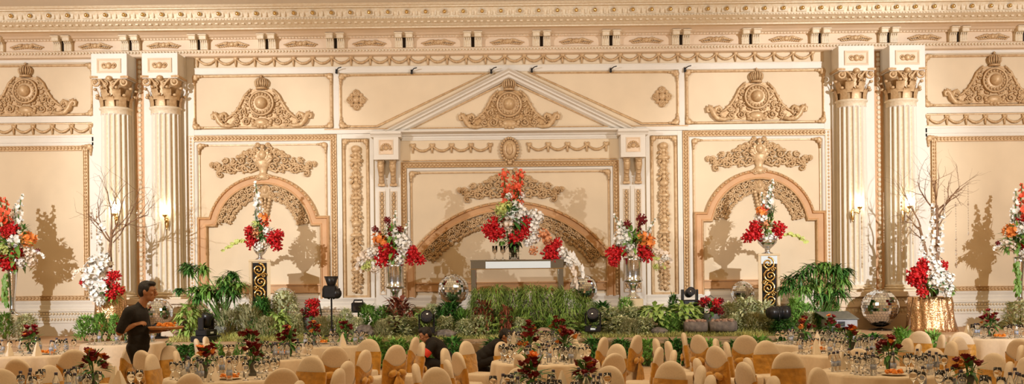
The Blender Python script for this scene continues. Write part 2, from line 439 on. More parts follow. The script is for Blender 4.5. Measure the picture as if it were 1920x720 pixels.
# ---- arched niches
def arch(uc, hw, shw, va, vs, band, vb=556):
    """tan arched band standing proud of the wall: apex va, spring line vs, shoulders shw wide, running down to vb"""
    r_ = vs-va; Rr = (hw*hw+r_*r_)/(2*r_); cv = va+Rr
    a0 = math.asin(hw/Rr)
    out = [(-shw, vb), (-shw, vs)]
    N = 26
    for i in range(N+1):
        q = -a0+2*a0*i/N; out.append((Rr*math.sin(q), cv-Rr*math.cos(q)))
    out += [(shw, vs), (shw, vb)]
    path = [U(uc+p[0], p[1]) for p in out]
    path.reverse()                       # right to left: the inside is on the left
    b = band*K
    m1 = MB(); m1.sweep(path, [(-b*.12,0),(-b*.12,-.07),(b*.1,-.10),(b*.2,-.06),(b*.8,-.055),(b*.88,-.075),(b,-.07),(b,0)])
    ub(m1, uc-shw+band, uc+shw-band, 531, 545, .055); ub(m1, uc-shw+band, uc+shw-band, 528.5, 531, .08)
    t = trim(m1, M['tan'])
    e = MB()
    for i in range(2, N+1):
        q = -a0+2*a0*(i-.5)/N
        for dr in (0,):
            x, z = U(uc+(Rr+.5)*math.sin(q), cv-(Rr+.5)*math.cos(q)); e.ell((x,-.085,z), (3.6*K,.03,2.2*K), 6, 3, Matrix.Rotation(q, 3, 'Y'))
    pp = [Vector((x, 0, z)) for x, z in path]
    e.sweep([(p[0], p[1]) for p in path], [(-b*.22,0),(-b*.22,-.06),(-b*.1,-.085),(0,-.06),(0,0)])
    e.sweep([(p[0], p[1]) for p in path], [(b*.95,0),(b*.95,-.07),(b*1.06,-.085),(b*1.15,-.05),(b*1.15,0)])
    struct(e.build('gold_edge', M['gold'], t))
    # garland of scrolled leaves under the arch
    g = MB(); rr = random.Random(5)
    n = int(2*a0*Rr/8.5)
    for i in range(n+1):
        q = -a0*1.0+2*a0*1.0*i/n
        if abs(q) < 5/Rr: continue
        for lvl, (dr, sz) in enumerate(((8, 6.0), (17, 5.0), (25, 3.4 if i % 2 else 4.4))):
            d = Rr-band*.95-dr+rr.uniform(-1.5, 1.5)
            x, z = U(uc+d*math.sin(q+lvl*.02), cv-d*math.cos(q+lvl*.02))
            spiral(g, x, z, sz*K, 1.15, rr.uniform(0, 6.28), rr.choice((-1, 1)), 1.7*K, .9*K, .03+.012*(2-lvl))
            g.ell((x+rr.uniform(-3,3)*K, -.03, z+rr.uniform(-3,3)*K), (rr.uniform(2,3.6)*K,.03,rr.uniform(1.4,2.4)*K), 6, 4, Matrix.Rotation(rr.uniform(0,3), 3, 'Y'))
    struct(g.build('leaf_garland', M['gold'], t))
    return Rr, cv
def spiral(mb, cx, cz, r, turns, a0, sgn, t0, t1, yb, n=11, N=5):
    pts = []; rs = []
    for i in range(n):
        t = i/(n-1); q = a0+sgn*2*PI*turns*t; rad = r*(1-.82*t)
        pts.append((cx+rad*math.cos(q), -yb-.02*t, cz+rad*math.sin(q))); rs.append(t0+(t1-t0)*t)
    mb.tube(pts, rs, N)
    mb.ell(pts[-1], (t0*1.3, t0*1.1, t0*1.3), 6, 4)
arch(-462, 100, 121, 326, 404, 14); arch(467, 100, 121, 326, 404, 14)
arch(0, 178, 194, 380, 467, 14)

# ---- pediment and centre bay
mb = MB()
def slope(v_apex, v_end, u_end): return [U(-u_end, v_end), U(0, v_apex), U(u_end, v_end)]
pa = [(U(u, v)[0], U(u, v)[1]) for u, v in ((-230,245),(0,131.5),(230,245))]
t18 = 16*K
mb.sweep(pa, [(0,0),(0,-.30),(-t18*.12,-.32),(-t18*.3,-.25),(-t18*.45,-.24),(-t18*.55,-.16),(-t18*.8,-.14),(-t18,-.06),(-t18,0)])
mb.profx([(0,zc(254,0)),(-.10,zc(253,-.1)),(-.12,zc(250,-.12)),(-.24,zc(247,-.24)),(-.30,zc(245,-.3)),(-.30,zc(242.5,-.3)),(0,zc(242,0))], U(-258,0,-.15)[0], U(258,0,-.15)[0])
ub(mb, -346, 334, 240.5, 248, .06)
trim(mb, M['trimw'])
mb = MB(); ub(mb, -346, 334, 238.6, 240.6, .075); trim(mb, M['goldd'])
mb = MB()                                        # gold lines following the pediment inside and outside
for s in (-1, 1):
    q = [(s*318,136.5),(s*318,236.5),(s*248,236.5),(s*36,136.5)]
    p = [U(*c) for c in q]
    if s > 0: p.reverse()
    mb.sweep(p, [(0,0),(0,-.045),(2*K,-.05),(4*K,-.03),(4*K,0)], True)
    corner(mb, s*315, 139, -s, 1); corner(mb, s*315, 234, -s, -1)
p = [U(-188,240), U(0,151), U(188,240)]
mb.sweep(p, [(0,0),(0,-.05),(-2.4*K,-.05),(-2.4*K,0)])
trim(mb, M['gold'])
mb = MB(); us = [-181+36.2*i for i in range(5)]; swags(mb, us, 272, 282, 14); swags(mb, [-u for u in reversed(us)], 272, 282, 14)
ub(mb, -200, 200, 298.5, 300.5, .035); trim(mb, M['gold'])
eggband(-204, 204, 302.5, 557, 10.5, bottom=False)
mb = MB(); rect(mb, -193, 193, 314, 557, 5.5, .04); ub(mb, -202, 202, 254, 259, .05); ub(mb, -202, 202, 259, 262, .03); trim(mb, M['trimw'])
mb = MB(); p = [U(*c) for c in ((-186,557),(186,557),(186,331),(177,322),(-177,322),(-186,331))]
mb.sweep(p, [(0,0),(0,-.03),(2.2*K,-.03),(2.2*K,0)], True); corner(mb, -185, 323, 1, 1, .95); corner(mb, 185, 323, -1, 1, .95); trim(mb, M['gold'])

# ---- skirting: moulded baseboard along the whole wall, breaking forward under the columns
def baseboard(name, x0, x1, y, full=True):
    o = MB()
    o.profx([(0,HS),(-.06-y,HS),(-.06-y,zc(597.5,-.06)),(-.085-y,zc(596.8,-.08)),(-.085-y,zc(595,-.08)),(-.05-y,zc(594,-.05)),(-.06-y,zc(586,-.06)),(-.085-y,zc(585.4,-.08)),(-.085-y,zc(583.8,-.08)),(-.05-y,zc(583,-.05)),(-.05-y,zc(576.5,-.05)),
             (-.09-y,zc(575.5,-.08)),(-.09-y,zc(573,-.08)),(-.03-y,zc(571.5,-.03)),(-.05-y,zc(565,-.05)),(-.05-y,zc(563.5,-.05)),(-.03-y,zc(563,-.03)),(-.06-y,zc(557,-.05)),(-.06-y,zc(555,-.05)),(0,zc(555,0))], x0, x1)
    b = struct(o.build(name, M['trimw']))
    e = MB(); x = x0+.02
    while x < x1-.02:
        e.ell((x, -.06-y, zc(579.7,-.06)), (.034,.03,.034), 6, 4); e.ell((x+.03, -.065-y, zc(590,-.06)), (.028,.03,.036), 6, 4); x += .072
    struct(e.build('bead_moulding', M['goldp'], b))
    return b
e1 = U(-775,0)[0]; e2 = U(-603,0)[0]
bo = baseboard('baseboard_left', X0, e1, 0); baseboard('baseboard_centre', e2, -e2, 0); baseboard('baseboard_right', -e1, X1, 0)
for s in (-1, 1):                                # pedestals that carry each pair of columns
    a, b = sg2(s, 607, 772); xa, xb = U(a,0,-.5)[0], U(b,0,-.5)[0]
    o = MB()
    z = lambda v: zc(v-3, -.55)
    lay = [(HS,.66),(z(600),.66),(z(600),.62),(z(585),.62),(z(584),.66),(z(577),.62),(z(576),.60),(z(567),.60),(z(566),.64),(z(561),.68),(z(557),.68)]
    for i in range(len(lay)-1):
        if lay[i+1][0]-lay[i][0] > .004: o.box(xa-(lay[i+1][1]-.6), xb+(lay[i+1][1]-.6), -lay[i+1][1]-.04, -.02, lay[i][0], lay[i+1][0])
    t = struct(o.build('trim_%d' % (60+s), M['peach']))
    e = MB(); x = xa+.02
    while x < xb:
        e.ell((x, -.655, (z(600)+z(585))/2), (.04,.03,.05), 6, 4); e.ell((x+.04, -.645, (z(576)+z(567))/2), (.03,.02,.03), 6, 4); x += .085
    struct(e.build('leaf_moulding', M['goldp'], t))

# ================================================================== COLUMNS, PILASTERS AND WALL ORNAMENTS
ZB = zc(557-3, -.55)                              # top of the pedestals
def column(u, label):
    Yc = -.22
    x = U(u, 0, Yc)[0]
    zt = zc(209, Yc); zn = zc(196, Yc); zk = zc(141, Yc); ztop = zc(92.5, -.6)
    t = thing('fluted_column', (x, Yc, ZB), label, 'column', kind='thing')
    rel = lambda z: z-ZB
    hb = rel(zc(541, -.4))
    m = MB(); m.bbox(-.42,.42,-.36,.18,0,hb*.30,.01); m.lathe([(.36,hb*.30),(.415,hb*.38),(.425,hb*.5),(.39,hb*.62),(.37,hb*.66),(.37,hb*.72),(.395,hb*.8),(.385,hb*.9),(.36,hb)], 32, a0=PI-.45, a1=2*PI+.45); m.build('column_base', M['goldp'], t)
    pat = [1, 1, .90, .85, .85, .90]
    def rad(q, z):
        i = int(round(q/(2*PI)*108)) % 6
        return pat[i]
    def rad2(q, z): return 1.0 if (z < hb+.05 or z > rel(zt)-.02) else rad(q, z)
    m = MB(); m.lathe([(.36,hb),(.36,hb+.06),(.36,hb+.08),(.352,rel(zt)*.5),(.338,rel(zt)-.03),(.338,rel(zt))], 108, smooth=False, rad=rad2); m.v = [(x_, min(y_, .2), z_) for x_, y_, z_ in m.v]
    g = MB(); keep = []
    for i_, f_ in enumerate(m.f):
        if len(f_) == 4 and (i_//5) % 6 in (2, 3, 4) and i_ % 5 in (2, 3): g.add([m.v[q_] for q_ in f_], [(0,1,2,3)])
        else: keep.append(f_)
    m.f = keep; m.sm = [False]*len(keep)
    sf = m.build('shaft', M['trimw'], t); g.build('pale_gold_flute', M['goldp'], sf)  # groove bottoms split off and coloured pale gold
    m = MB(); m.lathe([(.338,rel(zt)),(.335,rel(zn)-.06),(.36,rel(zn)-.05),(.375,rel(zn)-.02),(.36,rel(zn)),(.33,rel(zn)+.005)], 32, a0=PI-.4, a1=2*PI+.4); m.build('necking', M['goldp'], t)
    # capital: bell, two rows of leaves, four corner volutes, abacus
    H = rel(zk)-rel(zn); z0 = rel(zn)
    m = MB(); m.lathe([(.30,z0),(.29,z0+H*.3),(.31,z0+H*.6),(.36,z0+H*.86),(.38,z0+H*.9)], 24, a0=PI-.4, a1=2*PI+.4)
    for row, (nn, zz, hh, rr_, ww) in enumerate(((8, 0, .42, .315, .095), (8, .22, .45, .325, .10))):
        for k in range(nn):
            q = 2*PI*(k+.5*row)/nn
            if math.sin(q) > .5: continue
            c = Vector((math.cos(q), math.sin(q), 0)); sd = Vector((-c.y, c.x, 0))
            vs = []; seg = 5
            for i in range(seg+1):
                tt = i/seg; wd = ww*(1-.15*tt)*(1 if i < seg else .5); out = rr_+.02+.10*tt**3; zz_ = z0+H*(zz+hh*min(tt, .9)-(.06 if i == seg else 0))
                for e_ in (-1, 0, 1): vs.append(c*(out+(.02 if e_ == 0 else 0))+sd*(e_*wd)+Vector((0,0,zz_)))
            m.add(vs, [(i*3+j, i*3+j+1, i*3+4+j, i*3+3+j) for i in range(seg) for j in (0, 1)], True)
            m.ell(c*(rr_+.12)+Vector((0,0,z0+H*(zz+hh*.88))), (.05,.05,.035), 6, 4)
    for sx in (-1, 1):
        for sy in (-1,):
            pts = []; rs = []
            for i in range(16):
                tt = i/15; q = PI*.5+sx*-1*2*PI*1.5*tt*-1; rad_ = .105*(1-.8*tt)
                pts.append((sx*.33+rad_*math.cos(q)*1, sy*.33-.01*i*.4, z0+H*.80+rad_*math.sin(q))); rs.append(.035-.015*tt)
            m.tube(pts, rs, 6); m.ell((sx*.33, sy*.34-.04, z0+H*.80), .045, 8, 5)
            m.tube([(sx*.05,-.37,z0+H*.55),(sx*.12,-.38,z0+H*.75),(sx*.2,-.36,z0+H*.9),(sx*.3,-.34,z0+H*.93)], [.02,.028,.03,.03], 6)
        spiral(m, sx*.09, z0+H*.74, .065, 1.3, PI/2, sx, .02, .012, .38)
    m.ell((0,-.42,z0+H*.92), (.08,.05,.06), 8, 5)
    ab = [(-.44,.2),(-.44,-.42),(-.36,-.44),(-.2,-.38),(0,-.36),(.2,-.38),(.36,-.44),(.44,-.42),(.44,.2)]
    n = len(ab); zt0, zt1 = z0+H*.93, z0+H
    m.add([(p[0],p[1],zt0) for p in ab]+[(p[0],p[1],zt1) for p in ab], [(i,(i+1)%n,n+(i+1)%n,n+i) for i in range(n)]+[tuple(range(n-1,-1,-1)), tuple(range(n,2*n))])
    m.v = [(x_, min(y_, .2), z_) for x_, y_, z_ in m.v]
    m.build('capital', M['gold'], t)
    # block above the capital
    zb0, zb1 = rel(zc(140,-.6)), rel(ztop)
    m = MB(); m.bbox(-.41,.41,-.40,.20,zb0,zb1,.008)
    bk = m.build('entablature_block', M['trimw'], t)
    m = MB(); fx, f0, f1 = .275, zb0+.13, zb1-.12
    m.sweep([(-fx,f0),(fx,f0),(fx,f1),(-fx,f1)], [(0,-.395),(0,-.425),(.02,-.43),(.045,-.41),(.045,-.395)], True); m.box(-fx+.04,fx-.04,-.405,-.395,f0+.04,f1-.04); m.build('block_panel', M['peach'], bk)
    m = MB(); cz = (f0+f1)/2
    m.ell((0,-.42,cz), (.07,.05,.075), 10, 6)
    for sx in (-1, 1):
        spiral(m, sx*.12, cz, .065, 1.2, 0 if sx < 0 else PI, -sx, .018, .01, .41)
        m.ell((sx*.10,-.41,cz-.03), (.06,.03,.04), 7, 4)
    m.build('block_rosette', M['gold'], bk)
    return t
for u, l in ((-737, 'outermost fluted ivory column with gilded capital, behind the bare gold-trunk tree on the left'), (-643.5, 'fluted ivory column left of the left arched niche, behind the mirror ball and waiter'),
             (641, 'fluted ivory column right of the right arched niche, above the bamboo palm'), (735, 'fluted ivory column directly behind the wide gold trunk, furthest right of four')):
    column(u, l)

def place_uv(o, u, v, Y=0.0):
    x, z = U(u, v); o.location = (x, Y, z)
# crest with crown: origin at the middle of its foot
def crest_meshes():
    rr = random.Random(3); k = K
    bd = MB()
    half = [(0,1),(20,2),(40,3),(56,4),(68,6),(77,14),(80,24),(74,28),(66,22),(60,22),(48,32),(40,46),(33,62),(24,70),(12,72),(0,73)]
    poly = [(x*k, z*k) for x, z in half]+[(-x*k, z*k) for x, z in reversed(half[1:-1])]
    bd.prism(poly, -.03, 0)
    def inside(x, z):
        x = abs(x); c = False; P_ = half+[(0, 0)]
        for i in range(len(P_)):
            (x1, z1), (x2, z2) = P_[i], P_[i-1]
            if (z1 > z) != (z2 > z) and x < (x2-x1)*(z-z1)/(z2-z1)+x1: c = not c
        return c
    lf = MB()
    n = 0
    while n < 62:
        x, z = rr.uniform(4, 78), rr.uniform(3, 70)
        if not inside(x, z) or math.hypot(x, z-45) < 25: continue
        n += 1; a = rr.uniform(0, PI)
        for s in (-1, 1):
            lf.ell((s*x*k, -.05, z*k), (rr.uniform(2.8,4.6)*k, .035, rr.uniform(1.2,2.0)*k), 6, 4, Matrix.Rotation(s*a, 3, 'Y'))
    for s in (-1, 1):
        for (x, z, r) in ((30,12,8),(46,12,7),(34,30,7.5),(27,52,6.5),(50,22,5.5)): spiral(lf, s*x*k, z*k, r*k, 1.3, rr.uniform(0,6), s, 1.9*k, 1.1*k, .05)
        lf.tube([(s*x*k, -.05, z*k) for x, z in ((22,70),(32,60),(39,45),(48,31),(60,20),(66,18))], [2.4*k]*6, 6)
    sc = MB()
    for s in (1,):
        sc.tube([(x*k,-.055,z*k) for x, z in ((50,5),(62,3),(73,5),(80,12),(83,20),(88,26),(93,24),(92,18),(87,18))], [3.2*k,4*k,5*k,5.6*k,5.6*k,5*k,3.4*k,2.6*k,2*k], 7)
        sc.tube([(x*k,-.05,z*k) for x, z in ((80,14),(76,24),(70,27),(66,23),(68,19))], [4.4*k,4.4*k,3.4*k,2.6*k,2*k], 7)
        for (x, z) in ((66,8),(74,12),(79,21),(84,26),(72,22),(90,28),(70,4)): sc.ell((x*k,-.09,z*k), (3.2*k,.03,1.9*k), 6, 4, Matrix.Rotation(-z*.06, 3, 'Y'))
    bo = MB()
    bo.ell((0,-.05,45*k), (24*k,.075,24*k), 20, 8)
    pts = [(22*k*math.cos(q), -.10, (45+22*math.sin(q))*k) for q in [2*PI*i/24 for i in range(25)]]; bo.tube(pts, 2.2*k, 6, cap=False)
    for i in range(18):
        q = 2*PI*i/18; bo.ell((17*k*math.cos(q), -.115, (45+17*math.sin(q))*k), (2.6*k,.03,2.6*k), 6, 4)
    for i in range(9):
        q = PI+PI*i/8; bo.ell((17*k*math.cos(q), -.05, (13+11*math.sin(q))*k), (4.2*k,.05,4.2*k), 6, 4)
    bo.ell((0,-.06,10*k), (14*k,.06,8*k), 10, 6)
    ball = MB(); ball.ell((0,-.13,45*k), 11*k, 16, 10)
    cr = MB()
    cr.lathe([(9.5*k,71*k),(10.5*k,71.5*k),(10.5*k,74*k),(9*k,75*k)], 14, c=(0,-.06,0))
    for i in range(9):
        q = PI+PI*i/8; c_, s_ = math.cos(q), math.sin(q)
        cr.tube([(c_*r*k, -.06+s_*r*k*.8, z*k) for r, z in ((8.5,75),(12,80),(12.5,85),(9,90),(3,92.5))], 1.25*k, 5)
    cr.ell((0,-.06,83*k), (9*k,.07,8*k), 10, 6)
    cr.ell((0,-.07,94*k), 2.2*k, 8, 5); cr.tube([(0,-.07,94*k),(0,-.07,99*k)], [1.2*k,.7*k], 5); cr.tube([(-2.5*k,-.07,97*k),(2.5*k,-.07,97*k)], .8*k, 5)
    return [('backing',mesh_of(bd.flat(),'crest_backing',M['goldd'])),('leafwork',mesh_of(lf.flat(),'crest_leafwork',M['gold'])),('boss',mesh_of(bo.flat(),'crest_boss',M['gold'])),('boss_ball',mesh_of(ball.flat(),'crest_ball',M['gold'])),('crown',mesh_of(cr.flat(),'crest_crown',M['gold'])),('end_scroll',mesh_of(sc.flat(),'crest_scroll',M['gold']))]
CM = crest_meshes()
for u, v, l in ((-904,207.5,'gilded crest topped by a crown, above the far-left blank panel with the bouquet shadow'),(-463,235,'gilded crowned crest in the framed panel above the left arched niche'),(0,242,'gilded crowned crest inside the triangular pediment'),(463,232,'gilded crowned crest in the framed panel above the right arched niche'),(908,206,'gilded crest topped by a crown, above the far-right blank panel behind the gold-trunk tree')):
    t = thing('crest', (0,0,0), l, 'wall ornament'); place_uv(t, u, v, -.005)
    for n, me in CM:
        inst(n, me, t)
        if n == 'end_scroll': inst(n, me, t, sc=(-1,1,1))
# leaf cartouche over each arch: origin at its foot
def cart_meshes():
    k = K; rr = random.Random(9); c = MB(); br = MB()
    c.lathe([(4*k,2*k),(10*k,4*k),(14*k,10*k),(8*k,14*k),(6*k,18*k),(11*k,28*k),(17*k,38*k),(14*k,41*k)], 16, c=(0,-.03,0), M=Matrix.Diagonal((1,.45,1)))
    for i in range(7):
        q = -1.2+2.4*i/6; c.leaf((0,-.08,36*k), (math.sin(q),-.15,math.cos(q)), (0,-1,0), (33-9*abs(q))*k, 5*k, .15)
        c.ell((math.sin(q)*(26-7*abs(q))*k,-.09,(38+math.cos(q)*(24-6*abs(q)))*k), (3.5*k,.03,3*k), 6, 4)
    c.ell((0,-.09,50*k), (8*k,.06,9*k), 10, 6); c.ell((0,-.08,65*k), (4.5*k,.04,5*k), 8, 5)
    for s in (-1, 1): spiral(c, s*9*k, 8*k, 6*k, 1.2, 0, s, 2*k, 1.2*k, .06)
    # one branch to the right: two scroll rows
    for (x, z, r, q) in ((18,28,8,0),(32,24,9,2),(46,28,8.5,3.3),(60,22,8,1),(72,26,7.5,4),(80,14,8,2.4),(86,32,5.5,0),(96,32,4,2),(16,48,6.5,1),(24,40,7,2.2),(40,40,7,.4),(55,38,6.5,3.1),(70,39,5.5,1.2),(84,24,6,5),(12,60,6,2),(23,56,5.5,.5),(9,68,4,1),(33,54,4.5,2),(62,30,6,4.4),(28,52,5.5,3),(38,48,4.5,0),(46,47,3,2)):
        spiral(br, x*k, z*k, r*k, 1.25, q, 1 if x % 4 else -1, 2.1*k, 1.2*k, .035)
        for j in range(3):
            a = rr.uniform(0, 6.28); br.ell((x*k+math.cos(a)*r*k*.95, -.04, z*k+math.sin(a)*r*k*.95), (3.4*k,.03,1.6*k), 6, 4, Matrix.Rotation(-a+1.2, 3, 'Y'))
    br.tube([(x*k,-.03,z*k) for x, z in ((10,24),(24,18),(38,32),(52,20),(66,30),(78,20),(90,34),(100,33))], [2.6*k]*6+[2*k,1*k], 6)
    return [('shell', mesh_of(c.flat(),'cartouche_shell',M['gold'])), ('branch', mesh_of(br.flat(),'cartouche_branch',M['gold']))]
KM = cart_meshes()
for u, v, l in ((-462,336,'gilded leaf cartouche perched on the top of the left niche arch'),(1,388,'gilded leaf cartouche behind the coral flowers over the wide centre arch'),(467,334,'gilded leaf cartouche perched on the top of the right niche arch')):
    t = thing('cartouche', (0,0,0), l, 'wall ornament'); place_uv(t, u, v, -.005)
    for n, me in KM:
        inst(n, me, t)
        if n == 'branch': inst(n, me, t, sc=(-1,1,1))
# pendant drop below each small arch's keystone
for u, l in ((-458,'gilded drop ornament hanging from the crown of the left niche arch'),(467,'gilded drop ornament hanging from the crown of the right niche arch')):
    m = MB(); k = K
    m.ell((0,-.04,-14*k), (11*k,.05,13*k), 10, 6); m.ell((0,-.07,-12*k), (6*k,.04,7*k), 8, 5)
    for j in range(6):
        for s in (-1, 1): m.ell((s*(9-j*1.3)*k, -.05, (-24-j*6)*k), (4.5*k,.03,3.6*k), 6, 4, Matrix.Rotation(s*.7, 3, 'Y'))
        m.ell((0,-.06,(-27-j*6)*k), (3*k,.03,3.4*k), 6, 4)
    o = m.flat().build('drop_ornament', M['gold']); place_uv(o, u, 341, -.005); tag(o, l, 'wall ornament')
# quatrefoil rosettes
for u, l in ((-286,'gilded four-lobed rosette in the slanted panel left of the pediment'),(286.5,'gilded four-lobed rosette in the slanted panel right of the pediment')):
    m = MB(); k = K
    for i in range(4):
        q = i*PI/2; c_, s_ = math.cos(q), math.sin(q)
        m.ell((c_*10.5*k,-.03,s_*12*k), (7.5*k,.045,8*k), 10, 5); spiral(m, c_*12*k, s_*13*k, 5.5*k, 1.2, q, 1, 1.7*k, 1*k, .06)
        q += PI/4; m.ell((math.cos(q)*12*k,-.03,math.sin(q)*13*k), (4*k,.04,4*k), 7, 4)
    m.ell((0,-.06,0), (7*k,.05,7*k), 10, 6)
    o = m.flat().build('rosette', M['gold']); place_uv(o, u, 185, -.005); tag(o, l, 'wall ornament')
# oval medallion above the centre arch
m = MB(); k = K; m.ell((0,-.03,0), (14*k,.08,19*k), 18, 8)
for i in range(22):
    q = 2*PI*i/22; m.ell((16*k*math.cos(q),-.05,21.5*k*math.sin(q)), (3*k,.045,3*k), 6, 4)
m.ell((0,-.1,0), (7*k,.04,11*k), 10, 6); m.ell((0,-.05,-25*k), (5*k,.04,4*k), 8, 4)
o = m.flat().build('medallion', M['gold']); place_uv(o, 0, 281, -.02); tag(o, 'gilded oval medallion in the middle of the garland frieze under the pediment', 'wall ornament')
# tall relief ornaments
for u, l in ((-288,'tall gilded relief of stacked urns, on narrow panel left of the wide arch'),(288,'tall gilded relief of stacked urns, on narrow panel right of the wide arch')):
    m = MB(); k = K; rr = random.Random(21)
    z = 0
    while z < 268:
        wv = 10.5*(.62+.38*math.sin(z*.085)**2)
        m.ell((0,-.035,-z*k), (5.2*k,.06,5.5*k), 8, 5)
        for s in (-1, 1):
            m.ell((s*wv*.62*k,-.03,(-z-2)*k), (4.6*k,.045,2.6*k), 6, 4, Matrix.Rotation(s*.9, 3, 'Y'))
            spiral(m, s*wv*.75*k, (-z-4.5)*k, 3.9*k, 1.1, rr.uniform(0,6), s, 1.5*k, .9*k, .04)
        z += 8.2
    for z in (0, 70, 140, 205): m.ell((0,-.06,-z*k), (9*k,.06,7*k), 10, 6); m.ell((0,-.06,-(z+22)*k), (11.5*k,.05,4.5*k), 10, 5)
    o = m.flat().build('relief_ornament', M['gold']); place_uv(o, u, 277, -.005); tag(o, l, 'wall ornament')
# pilasters with scroll brackets
for s, l in ((-1,'ivory pilaster with paired gilded scroll brackets, behind the silver urn left of the wide arch'),(1,'ivory pilaster with paired gilded scroll brackets, behind the silver urn right of the wide arch')):
    uc = s*228; x = U(uc, 0)[0]; t = thing('pilaster', (x, 0, HS), l, 'pilaster', kind='thing'); rel = lambda v: U(0, v)[1]-HS
    m = MB(); m.box(-24*K,24*K,-.10,0,0,rel(300)); m.box(-3*K,3*K,-.13,0,rel(556),rel(352)); m.build('board', M['trimw'], t)
    m = MB(); m.bbox(-23*K,23*K,-.40,0,rel(300.5),rel(259),.006); m.profx([(0,rel(259)),(-.40,rel(259)),(-.42,rel(256)),(-.47,rel(253)),(-.47,rel(249.5)),(0,rel(249.5))], -28*K, 28*K); bk = m.build('entablature_block', M['trimw'], t)
    m = MB(); f0, f1, fx = rel(291), rel(264), 13*K
    m.sweep([(-fx,f0),(fx,f0),(fx,f1),(-fx,f1)], [(0,-.395),(0,-.42),(.02,-.42),(.03,-.395)], True); m.box(-fx+.02,fx-.02,-.403,-.395,f0+.02,f1-.02); m.build('block_panel', M['peach'], bk)
    m = MB(); cz = (f0+f1)/2-.02
    m.ell((0,-.41,cz), (4.5*K,.04,4.5*K), 10, 6)
    for i in range(7):
        q = PI*i/6; m.ell((8*K*math.cos(q),-.41,cz+7*K*math.sin(q)), (2.4*K,.03,2.4*K), 6, 4)
    for q in (-1, 1): spiral(m, q*8*K, cz-2*K, 3.4*K, 1.1, 0, q, 1.2*K, .8*K, .41)
    m.build('block_rosette', M['gold'], bk)
    for q in (-1, 1):
        m = MB(); xo = q*11*K
        m.tube([(xo,-.30,rel(303)),(xo,-.31,rel(312)),(xo,-.24,rel(322)),(xo,-.17,rel(332)),(xo,-.18,rel(340)),(xo,-.13,rel(345))], [6*K,6.5*K,5.5*K,4.8*K,5.8*K,4*K], 8)
        for j in range(5): m.ell((xo,-.36+j*.035,rel(307+j*7)), (4.6*K,.05,3*K), 7, 4)
        m.box(xo-6*K,xo+6*K,-.3,0,rel(305),rel(300.5)); m.bbox(xo-6.5*K,xo+6.5*K,-.2,-.09,rel(348),rel(343),.006)
        m.build('scroll_bracket', M['gold'], t)
        m = MB(); m.sweep([(xo-5.5*K,rel(550)),(xo+5.5*K,rel(550)),(xo+5.5*K,rel(357)),(xo-5.5*K,rel(357))], [(0,-.095),(0,-.125),(1.2*K,-.125),(1.2*K,-.095)], True); m.build('inset_frame', M['peach'], t)
        m = MB(); z = 362
        while z < 546:
            m.ell((xo,-.11,rel(z)), (3.2*K,.03,3.8*K), 6, 4)
            for e_ in (-1, 1): m.ell((xo+e_*2.4*K,-.11,rel(z+4)), (2.2*K,.02,1.6*K), 6, 3, Matrix.Rotation(e_*.8, 3, 'Y'))
            z += 8
        m.build('inset_leaf_drop', M['gold'], t)
# cornice brackets and leaf sprays of the top frieze
m = MB()
zA, zB_ = zc(55,-.5), zc(87,-.2); hh = zA-zB_
m.bbox(-.082,.082,-.24,0,hh*.64,hh*.95,.012); m.bbox(-.10,.10,-.29,0,hh*.90,hh,.012)
BRK = mesh_of(m, 'bracket_head', M['goldp'])
m = MB()
for i in range(4): m.tube([(-.066+i*.044,-.10,hh*.04),(-.066+i*.044,-.11,hh*.45),(-.066+i*.044,-.16,hh*.63)], .0165, 6)
m.box(-.085,.085,-.115,0,0,hh*.63)
BRF = mesh_of(m, 'bracket_flutes', M['goldp'])
m = MB(); kk = K
m.ell((0,-.02,0), (5*kk,.04,5*kk), 10, 5)
for s in (-1, 1):
    for j in range(6):
        m.ell((s*(6+j*4.4)*kk,-.02,(2.4-abs(j-1.5)*1.2)*kk), (4.2*kk,.03,(3.6-j*.4)*kk), 6, 4, Matrix.Rotation(s*(.5-.1*j), 3, 'Y'))
        m.ell((s*(5+j*4)*kk,-.015,(-3-j*.35)*kk), (3.4*kk,.02,1.7*kk), 6, 3, Matrix.Rotation(-s*.4, 3, 'Y'))
    spiral(m, s*10*kk, 1*kk, 4.4*kk, 1.1, 0, s, 1.3*kk, .8*kk, .03)
SPR = mesh_of(m, 'leaf_spray', M['gold'])
slots = [-8,120,247.5,376,504,633,762,891,1020,1150.5,1282,1413,1543,1672,1803,1927]
slu = [px-PX for px in slots]
for i, u in enumerate(slu):
    x = U(u, 0, -.25)[0]
    for q in (-1, 1):
        if (i == 0 and q < 0) or (i == 15 and q > 0): continue
        t = thing('cornice_bracket', (x+q*.125, -.10, zB_), '%s bracket of the %s fluted pair, counted from the left, under the cornice' % ('left' if q < 0 else 'right', ordinal(i)), 'bracket', 'fluted brackets under the cornice', kind='thing')
        inst('bracket_head', BRK, t); inst('fluting', BRF, t)
    if i+1 < len(slu):
        o = inst('leaf_spray', SPR, None); xm, zm = U((u+slu[i+1])/2, 78, -.1); o.location = (xm, -.105, zm)
        tag(o, 'gilded leaf spray, %s from the left on the frieze between the cornice brackets' % ordinal(i), 'wall ornament', 'leaf sprays on the top frieze')
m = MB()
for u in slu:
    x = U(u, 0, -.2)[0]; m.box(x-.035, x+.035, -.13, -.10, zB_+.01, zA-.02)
struct(m.build('dark_slot', M['void'], fr))
